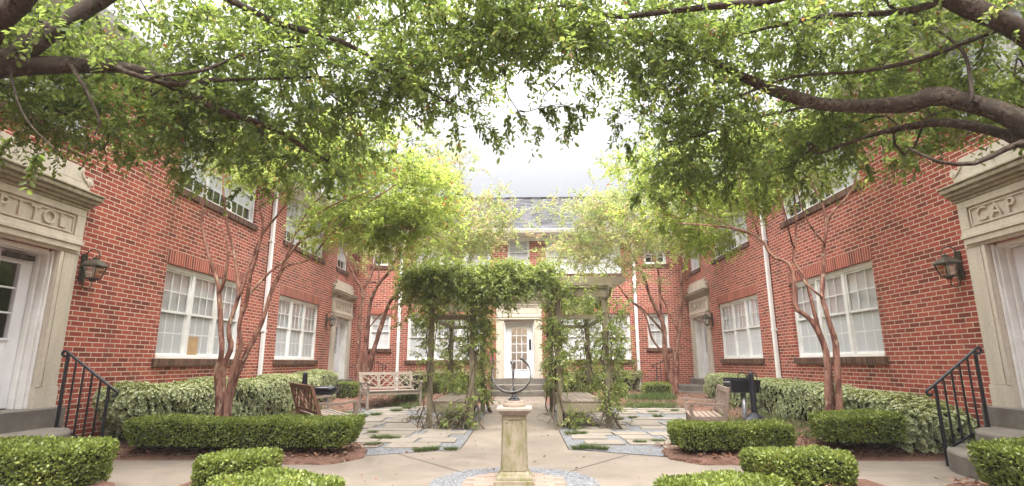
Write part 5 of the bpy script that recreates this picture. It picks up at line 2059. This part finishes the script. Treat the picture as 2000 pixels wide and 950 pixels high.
vine('sparser jasmine vine twining up the right half of the arbor', [
    (.9, 2.0, 10.5, 13.8, 2.80, 2.88, 40), (.6, 1.3, 10.2, 10.6, 2.35, 2.75, 40), (.9, 1.9, 10.6, 13.5, 2.30, 2.65, 90), (.55, 1.0, 10.35, 10.75, .8, 2.4, 90), (.6, 1.1, 13.2, 13.8, .4, 2.6, 150), (1.35, 2.0, 13.2, 13.9, .4, 2.6, 150),
    (1.5, 1.98, 10.4, 10.8, .5, 2.1, 80), (1.7, 2.15, 10.5, 11.2, .9, 2.4, 45), (1.5, 1.9, 10.3, 10.6, .25, .75, 26), (.85, 1.3, 10.3, 10.6, .05, .3, 16)], 3,
    [(.76, YF, 2.7, 3), (1.66, YF, 2.7, 3), (.76, YR_, 2.7, 4), (1.66, YR_, 2.7, 3)], 7, loops(1.55, 10.45, 6, .15) + loops(.85, 10.45, 4, .15))


# ------------------------------------------------------------------ garden benches
def bench(label, loc, facing, L, mats, style='lattice', scale=1.0, arm_mat=None, group='wooden garden benches'):
    t = thing('garden_bench', label, 'bench', loc, facing - math.pi / 2, group)
    t.scale = (scale,) * 3
    mat = MT[mats]
    am = MT[arm_mat or mats]
    D, SH, BH = .52, .43, .90
    hw = L / 2
    bk = lambda z: (-.16 if style == 'lattice' else -.08) * max(0, (z - SH)) / (BH - SH)       # the back leans
    P = dict(world=False)
    for s in (-1, 1):
        m = MB()                                            # rear leg runs up into the back post
        x = s * (hw - .03)
        m.hexa([(x - .03, -.03, 0), (x + .03, -.03, 0), (x + .03, .03, 0), (x - .03, .03, 0), (x - .03, -.03, SH), (x + .03, -.03, SH), (x + .03, .03, SH), (x - .03, .03, SH)])
        m.hexa([(x - .03, -.03, SH), (x + .03, -.03, SH), (x + .03, .03, SH), (x - .03, .03, SH), (x - .03, bk(BH) - .025, BH), (x + .03, bk(BH) - .025, BH), (x + .03, bk(BH) + .02, BH), (x - .03, bk(BH) + .02, BH)])
        m.build('leg', mat, t, bevel=.004, **P)
        m = MB()
        y = D - .03
        # front leg: straight below the seat, curving forward up to the arm
        pr = [(0, 0), (.30, 0), (SH, 0), (.50, .025), (.56, .03), (.62, .005)]
        for (z0, o0), (z1, o1) in zip(pr[:-1], pr[1:]):
            m.hexa([(x - .028, y - .03 + o0, z0), (x + .028, y - .03 + o0, z0), (x + .028, y + .03 + o0, z0), (x - .028, y + .03 + o0, z0),
                    (x - .028, y - .03 + o1, z1), (x + .028, y - .03 + o1, z1), (x + .028, y + .03 + o1, z1), (x - .028, y + .03 + o1, z1)])
        m.build('leg', am, t, **P)
        m = MB()                                            # arm rest with a dipped middle
        pr = [(-.03 + bk(.64), .635), (.10, .625), (.22, .622), (.34, .632), (.44, .648), (.52, .650), (.575, .632)]
        wd_ = [.045, .048, .052, .058, .066, .07, .06]
        for i in range(len(pr) - 1):
            (y0, z0), (y1, z1) = pr[i], pr[i + 1]
            w0, w1 = wd_[i] / 2 + .004, wd_[i + 1] / 2 + .004
            m.hexa([(x - w0, y0, z0 - .018), (x + w0, y0, z0 - .018), (x + w1, y1, z1 - .018), (x - w1, y1, z1 - .018), (x - w0, y0, z0 + .018), (x + w0, y0, z0 + .018), (x + w1, y1, z1 + .018), (x - w1, y1, z1 + .018)])
        m.build('armrest', am, t, **P)
        m = MB()
        m.box(x - .02, x + .02, .031, D - .061, SH - .09, SH - .01)
        m.box(x - .018, x + .018, .031, D - .061, .14, .18)
        m.build('side_rail', mat, t, **P)
    m = MB()
    n = 6
    for i in range(n):
        y0 = .02 + i * (D - .0) / n
        dz = -.012 * math.sin(math.pi * (i + .5) / n)
        m.box(-hw + .062, hw - .062, y0, y0 + (D / n) - .014, SH - .008 + dz, SH + .014 + dz)
    m.build('seat', MT['teak_grey'] if style == 'lattice' else mat, t, bevel=.003, **P)
    m = MB()
    m.box(-hw + .0605, hw - .0605, D - .05, D - .015, SH - .10, SH - .011)
    m.build('front_rail', am, t, bevel=.003, **P)
    m = MB()

    def bp(x, z, n=0):
        return (x, bk(z) + n, z)
    zt, zb = BH - .005, SH + .09
    x0, x1 = -hw + .0605, hw - .0605
    for (z0, z1) in ((zt - .075, zt), (zb - .05, zb)):
        m.hexa([bp(x0, z0, -.018), bp(x1, z0, -.018), bp(x1, z0, .016), bp(x0, z0, .016), bp(x0, z1, -.018), bp(x1, z1, -.018), bp(x1, z1, .016), bp(x0, z1, .016)])
    a, b = zb, zt - .075
    nrm = (0, 1, .3)
    if style == 'lattice':
        npan = 3
        pw = (x1 - x0) / npan
        for i in range(npan):
            l, r = x0 + pw * i, x0 + pw * (i + 1)
            for xx in (l + .02, r - .02):
                m.bar(bp(xx, a), bp(xx, b), .034, .024, nrm)
            li, ri = l + .037, r - .037
            f = lambda u, v: bp(li + (ri - li) * u, a + (b - a) * v)
            for k, (p, q) in enumerate((((0, 0), (1, 1)), ((0, 1), (1, 0)), ((0, .5), (.5, 1)), ((.5, 0), (1, .5)), ((0, .5), (.5, 0)), ((.5, 1), (1, .5)))):
                if (k in (2, 3) and i == 1) or (k in (4, 5) and i != 1):
                    continue
                p1, q1 = np.array(f(*p)), np.array(f(*q))
                off = np.array([0, .003 * (k % 2) - .0015 + .0006 * k, 0])
                m.bar(p1 + off, q1 + off, .028, .018, nrm)
    else:
        nb = 9
        for i in range(nb):
            x = x0 + (x1 - x0) * (i + .5) / nb
            m.bar(bp(x, a), bp(x, b), (x1 - x0) / nb * .62, .02, nrm)
    m.build('backrest', mat, t, **P)
    return t


fa = R(33)
bdir = np.array([math.cos(fa + math.pi / 2), math.sin(fa + math.pi / 2)])
Lb = 1.65
c0 = np.array([-2.80, 8.10]) + bdir * Lb / 2
bench('brown lattice-back bench seen from behind, over the long left hedge', (c0[0], c0[1], .0), fa, Lb, 'teak_brown', scale=.98, arm_mat='teak_mid')
fb = R(-54)
bd = np.array([-math.sin(fb), math.cos(fb)])
c1 = np.array([-4.12, 14.45]) + bd * .75
bench('silvery lattice-back bench facing the patio beneath the far left red trunks', (c1[0], c1[1], g(0, 14.6)), fb, 1.5, 'teak_grey', scale=1.0)
fc = R(168)
bench('small slat-back bench turned sideways beside the black box grill', (3.17, 8.98, .0), fc, 1.28, 'teak_mid', style='slat', scale=.92)


# ------------------------------------------------------------------ grills and ash receptacles
def ash_bin(label, x, y):
    z = g(x, y)
    t = thing('ash_receptacle', label, 'ash bin', (x, y, z), 0, 'black ash receptacles')
    m = MB()
    m.lathe([(.165, z), (.178, z + .02), (.185, z + .20), (.190, z + .225)], (x, y), 28)
    m.build('base', MT['enamel'], t)
    m = MB()
    m.lathe([(.198, z + .226), (.202, z + .245), (.196, z + .262), (.198, z + .270), (.188, z + .285), (.13, z + .335), (.075, z + .375), (.055, z + .40)], (x, y), 28)
    m.build('lid', MT['enamel'], t, smooth=True)
    m = MB()
    m.lathe([(.052, z + .401), (.046, z + .43), (.041, z + .98), (.040, z + 1.0), (.034, z + 1.025), (.018, z + 1.04)], (x, y), 20)
    m.build('tube', MT['enamel'], t, smooth=True)
    return t


ash_bin('black ash receptacle with a tall tube beside the right grill', 3.84, 9.32)
ash_bin('black ash receptacle standing behind the brown lattice bench', -3.80, 9.95)

gx, gy = 3.80, 9.62
z = g(gx, gy)
t = thing('park_grill', 'black box grill on a post behind the small slat-back bench', 'grill', (gx, gy, z))
m = MB()
m.tube([(gx - .0, gy, z - .1), (gx, gy, z + .68)], .042, 14)
m.build('post', MT['galv'], t, smooth=True)
m = MB()
x0, x1, y0, y1, zb, zt = gx - .25, gx + .25, gy - .17, gy + .2, z + .69, z + .90
th = .012
m.hexa([(x0 + .04, y0 + .06, zb), (x1 - .02, y0 + .06, zb), (x1 - .02, y1, zb), (x0 + .04, y1, zb), (x0 + .04, y0 + .06, zb + th), (x1 - .02, y0 + .06, zb + th), (x1 - .02, y1, zb + th), (x0 + .04, y1, zb + th)])
m.hexa([(x0, y0, zt), (x1, y0, zt), (x1, y0 + th, zt), (x0, y0 + th, zt), (x0 + .04, y0 + .06, zb + th), (x1 - .02, y0 + .06, zb + th), (x1 - .02, y0 + .06 + th, zb + th), (x0 + .04, y0 + .06 + th, zb + th)])
m.box(x0, x1, y1 - th, y1, zb + th, zt + .03)
m.hexa([(x0 + .04, y0 + .06, zb + th), (x0 + .04 + th, y0 + .06, zb + th), (x0 + .04 + th, y1 - th, zb + th), (x0 + .04, y1 - th, zb + th), (x0, y0, zt), (x0 + th, y0, zt), (x0 + th, y1 - th, zt), (x0, y1 - th, zt)])
m.hexa([(x1 - .02 - th, y0 + .06, zb + th), (x1 - .02, y0 + .06, zb + th), (x1 - .02, y1 - th, zb + th), (x1 - .02 - th, y1 - th, zb + th), (x1 - th, y0, zt), (x1, y0, zt), (x1, y1 - th, zt), (x1 - th, y1 - th, zt)])
m.build('fire_box', MT['black'], t, bevel=.004)
m = MB()
for i in range(11):
    y = y0 + .03 + i * .033
    m.tube([(x0 + .02, y, zt - .03), (x1 - .02, y, zt - .03)], .005, 5)
m.tube([(x0 - .10, y0 + .06, zt - .035), (x1 - .02, y0 + .06, zt - .03)], .008, 6)
m.build('grate', MT['galv'], t)
for dx in (.05, .22):
    m = MB()
    a = [(gx + dx + .075 * math.cos(an), y1 - .1, zt + .05 + .075 * math.sin(an)) for an in np.linspace(math.pi, 0, 10)]
    m.tube([(gx + dx - .075, y1 - .1, zt - .04)] + a + [(gx + dx + .075, y1 - .1, zt + .0)], .009, 6)
    m.build('handle', MT['black'], t, smooth=True)

gx, gy = -3.52, 10.2
z = g(gx, gy)
t = thing('charcoal_grill', 'rounded black lidded grill on a thin post between the left benches', 'grill', (gx, gy, z))
m = MB()
m.tube([(gx + .05, gy, z - .1), (gx + .05, gy, z + .64)], .018, 10)
m.build('post', MT['galv'], t, smooth=True)
for nm, prof in (('bowl', [(.13, .63), (.20, .655), (.225, .70), (.23, .715)]), ('lid', [(.237, .716), (.237, .732), (.225, .765), (.205, .782), (.10, .79)])):
    m = MB()
    rings = []
    for r_, zz in prof:
        rings.append(m.pts([(gx + r_ * math.copysign(abs(math.cos(a)) ** .55, math.cos(a)), gy + .72 * r_ * math.copysign(abs(math.sin(a)) ** .55, math.sin(a)), z + zz) for a in np.linspace(0, 2 * math.pi, 32, endpoint=False)]))
    for a, b in zip(rings[:-1], rings[1:]):
        for j in range(32):
            m.f.append((a + j, a + (j + 1) % 32, b + (j + 1) % 32, b + j))
            m.mi.append(0)
    m.f += [tuple(rings[0] + j for j in range(32))[::-1], tuple(rings[-1] + j for j in range(32))]
    m.mi += [0, 0]
    m.build(nm, MT['enamel'], t, smooth=True)
m = MB()
m.tube([(gx - .11, gy - .18, z + .76), (gx - .10, gy - .22, z + .765), (gx + .10, gy - .22, z + .765), (gx + .11, gy - .18, z + .76)], .010, 6)
m.build('handle', MT['galv'], t, smooth=True)


# ------------------------------------------------------------------ tufts, grass, fallen leaves
def blades(n, r, h, w, sd_h=.25, lean=.6, c=(0, 0), flat=1.0):
    an = rs.rand(n) * 6.28
    rr = np.sqrt(rs.rand(n)) * r
    base = np.stack([c[0] + rr * np.cos(an), c[1] + rr * np.sin(an) * flat, np.zeros(n)], -1)
    out_ = np.stack([np.cos(an), np.sin(an), np.zeros(n)], -1)
    ax = unit(np.array([0, 0, 1.]) + out_ * (rr / r)[:, None] * lean + rs.normal(size=(n, 3)) * .25)
    hh = h * rs.uniform(1 - sd_h, 1 + sd_h, n)
    sd = unit(np.cross(ax, rdir(n)))
    mid = base + ax * hh[:, None] * .55
    tip = base + ax * hh[:, None] * .95 + out_ * hh[:, None] * .35 - np.array([0, 0, .12]) * hh[:, None]
    w2 = w / 2
    v = np.stack([base - sd * w2, base + sd * w2, mid + sd * w2 * .9, mid - sd * w2 * .9, tip + sd * w2 * .25, tip - sd * w2 * .25], 1).reshape(-1, 3)
    b = (np.arange(n) * 6)[:, None]
    q = np.concatenate([b + np.array([[0, 1, 2, 3]]), b + np.array([[3, 2, 4, 5]])], 0)
    return v, q, {'rnd': np.repeat(np.clip(rs.rand(n) * .8 + .1 * rs.normal(size=n) + .1, 0, 1), 6)}


tuft_me = []
for i in range(4):
    v, q, a = blades(320, .12, .075, .005, .4, .9, flat=.7)
    me = np_mesh('mondo_grass_tuft', v, q, a)
    me.materials.append(MT['tuft_blade'])
    tuft_me.append(me)
TUFTS = [  # pixel of the photograph on the ground, size, where
    (822, 880, .75), (845, 878, .8), (880, 878, .75), (730, 869, .75), (740, 856, 1.0), (765, 857, .9), (728, 845, .7), (705, 815, 1.1), (735, 812, 1.0), (775, 806, 1.0), (795, 802, 1.0), (812, 818, 1.0),
    (1115, 848, .9), (1135, 847, .8), (1130, 876, .8), (1150, 875, 1.0), (1175, 877, .8), (1208, 820, .9), (1236, 817, .75), (1275, 808, .8), (1285, 815, .85), (1318, 806, .8), (1250, 864, .7), (1285, 862, .7), (1225, 788, .9)]
for i, (px, py, s) in enumerate(TUFTS):
    r = _fw * F_PX + _rt * (px - 1000) + _up * (475 - py)
    k = (0.02 - CAM[2]) / r[2]
    p = CAM + r * k
    o = bpy.data.objects.new('mondo_grass_tuft', tuft_me[i % 4])
    COL.objects.link(o)
    o.location = (p[0], p[1], g(0, p[1]) + .012)
    o.rotation_euler = (0, 0, rs.rand() * 6.28)
    o.scale = (s, s, s)
    side = 'left' if p[0] < 0 else 'right'
    near = 'in the front rows' if p[1] < 9.5 else 'by the benches and arbor'
    tag(o, 'small grass tuft between flagstones %s of the path, %s' % (side, near), 'grass tuft', 'mondo grass tufts between the flagstones, %s %s' % (side, near))

gs = []
for (x0, x1, y0, y1, n, h) in ((-4.95, -3.7, 8.6, 13.6, 9000, .07), (3.95, 4.95, 7.9, 13.2, 9000, .075), (-3.75, -2.6, 14.6, 15.8, 3000, .14), (2.5, 4.1, 14.3, 15.4, 3600, .16), (4.3, 4.95, 7.8, 9.0, 2500, .09)):
    x, y = rs.uniform(x0, x1, n), rs.uniform(y0, y1, n)
    keep = np.sin(x * 4.1 + y * 1.3) + np.sin(y * 2.7 - x * 2) + rs.normal(size=n) * .6 > -.5
    x, y = x[keep], y[keep]
    n = len(x)
    v, q, a = blades(n, 1.0, h, .006, .4, .3)
    v = v.reshape(n, 6, 3)
    v = v - v[:, :1] + np.stack([x, y, gz(x, y) - .005], -1)[:, None]
    gs.append((v.reshape(-1, 3), q, a))
o = new_obj('grass', np_mesh('grass', *cat_geo(gs)), MT['grass_blade'])
tag(o, 'dark green grass growing at the foot of the wall hedges', 'grass', kind='stuff')

# fallen leaves and bark shreds
P = []
for (x0, x1, y0, y1, n) in ((-5.0, -2.0, 6.95, 8.6, 2600), (2.0, 5.2, 6.95, 8.6, 2600), (-5.5, -4.0, 4.9, 7.5, 900), (4.0, 5.5, 4.7, 7.5, 900), (-4.8, -1.2, 14.8, 18, 2200), (1.2, 4.8, 14.3, 18, 2200), (-3.1, -2.3, 5.3, 5.95, 200), (2.3, 3.3, 5.4, 6.1, 200), (3.7, 5.0, 8.3, 14.5, 500), (-5.0, -3.7, 8.3, 14.5, 500)):
    P.append(np.stack([rs.uniform(x0, x1, n), rs.uniform(y0, y1, n)], -1))
P = np.concatenate(P)
x, y = P[:, 0], P[:, 1]
zz = gz(x, y)
# mounds are built as sheets: rest the bits on them
onp = (np.abs(x) < 3.9) & (y < 7.0) | (np.abs(x) < 2.2) & (y < 7.5)
zz = np.where((y < 6.3) & (np.abs(x) > 3.8), .105, np.where(y < 6.4, .05, np.where((y < 8.2) & (np.abs(x) < 3.4), .06, zz)))
keep = ~((y > 6.3) & (y < 6.98)) & ~((np.abs(x) > 3.4) & (y > 5.6) & (y < 7.3)) & ~((np.abs(x) > 3.35) & (np.abs(x) < 3.8) & (y < 6.4)) & ~((y < 8.2) & (y > 6.9) & (np.abs(x) < 2.15))
x, y, zz = x[keep], y[keep], zz[keep]
n = len(x)
ax = rdir(n)
ax[:, 2] *= .3
g1 = leaf_geo(np.stack([x, y, zz + .006 + rs.rand(n) * .02], -1), ax, np.array([0, 0, 1.]) + rs.normal(size=(n, 3)) * .5, rs.uniform(.025, .075, n), rs.uniform(.008, .032, n), -.1, .3)
# pine straw
n2 = 7000
k = rs.choice(n, n2)
ax2 = rdir(n2)
ax2[:, 2] *= .25
g2 = leaf_geo(np.stack([x[k] + rs.normal(size=n2) * .08, y[k] + rs.normal(size=n2) * .05, zz[k] + .008 + rs.rand(n2) * .02], -1), ax2, rdir(n2), rs.uniform(.08, .16, n2), .003, 0, 0, None, True)
# a few strays on the paving
n3 = 150
xs_, ys_ = rs.uniform(-2.2, 2.2, n3), rs.uniform(5, 16, n3)
ax3 = rdir(n3)
ax3[:, 2] *= .2
g3 = leaf_geo(np.stack([xs_, ys_, gz(0, ys_) + .03], -1), ax3, np.array([0, 0, 1.]) + rs.normal(size=(n3, 3)) * .3, rs.uniform(.03, .06, n3), rs.uniform(.012, .03, n3), -.1, .3)
o = new_obj('leaf_litter', np_mesh('leaf_litter', *cat_geo([g1, g2, g3])), MT['litter'])
tag(o, 'fallen brown leaves and pine straw scattered over the beds', 'leaf litter', kind='stuff')

# ------------------------------------------------------------------ added volume that lifts the dark tones and pales the far end
hz = MB()
hz.box(-310, 310, -310, 310, -1.3, 11)
m, t, b = nodes('haze_air')
t.nodes.remove(b)
pv = t.nodes.new('ShaderNodeVolumePrincipled')
pv.inputs['Color'].default_value = (1, .97, .95, 1)
pv.inputs['Density'].default_value = 0.0013
lk(t, pv.outputs[0], t.nodes['Material Output'].inputs['Volume'])
tag(hz.build('haze', m), 'pale moist air over the whole courtyard', kind='stuff')
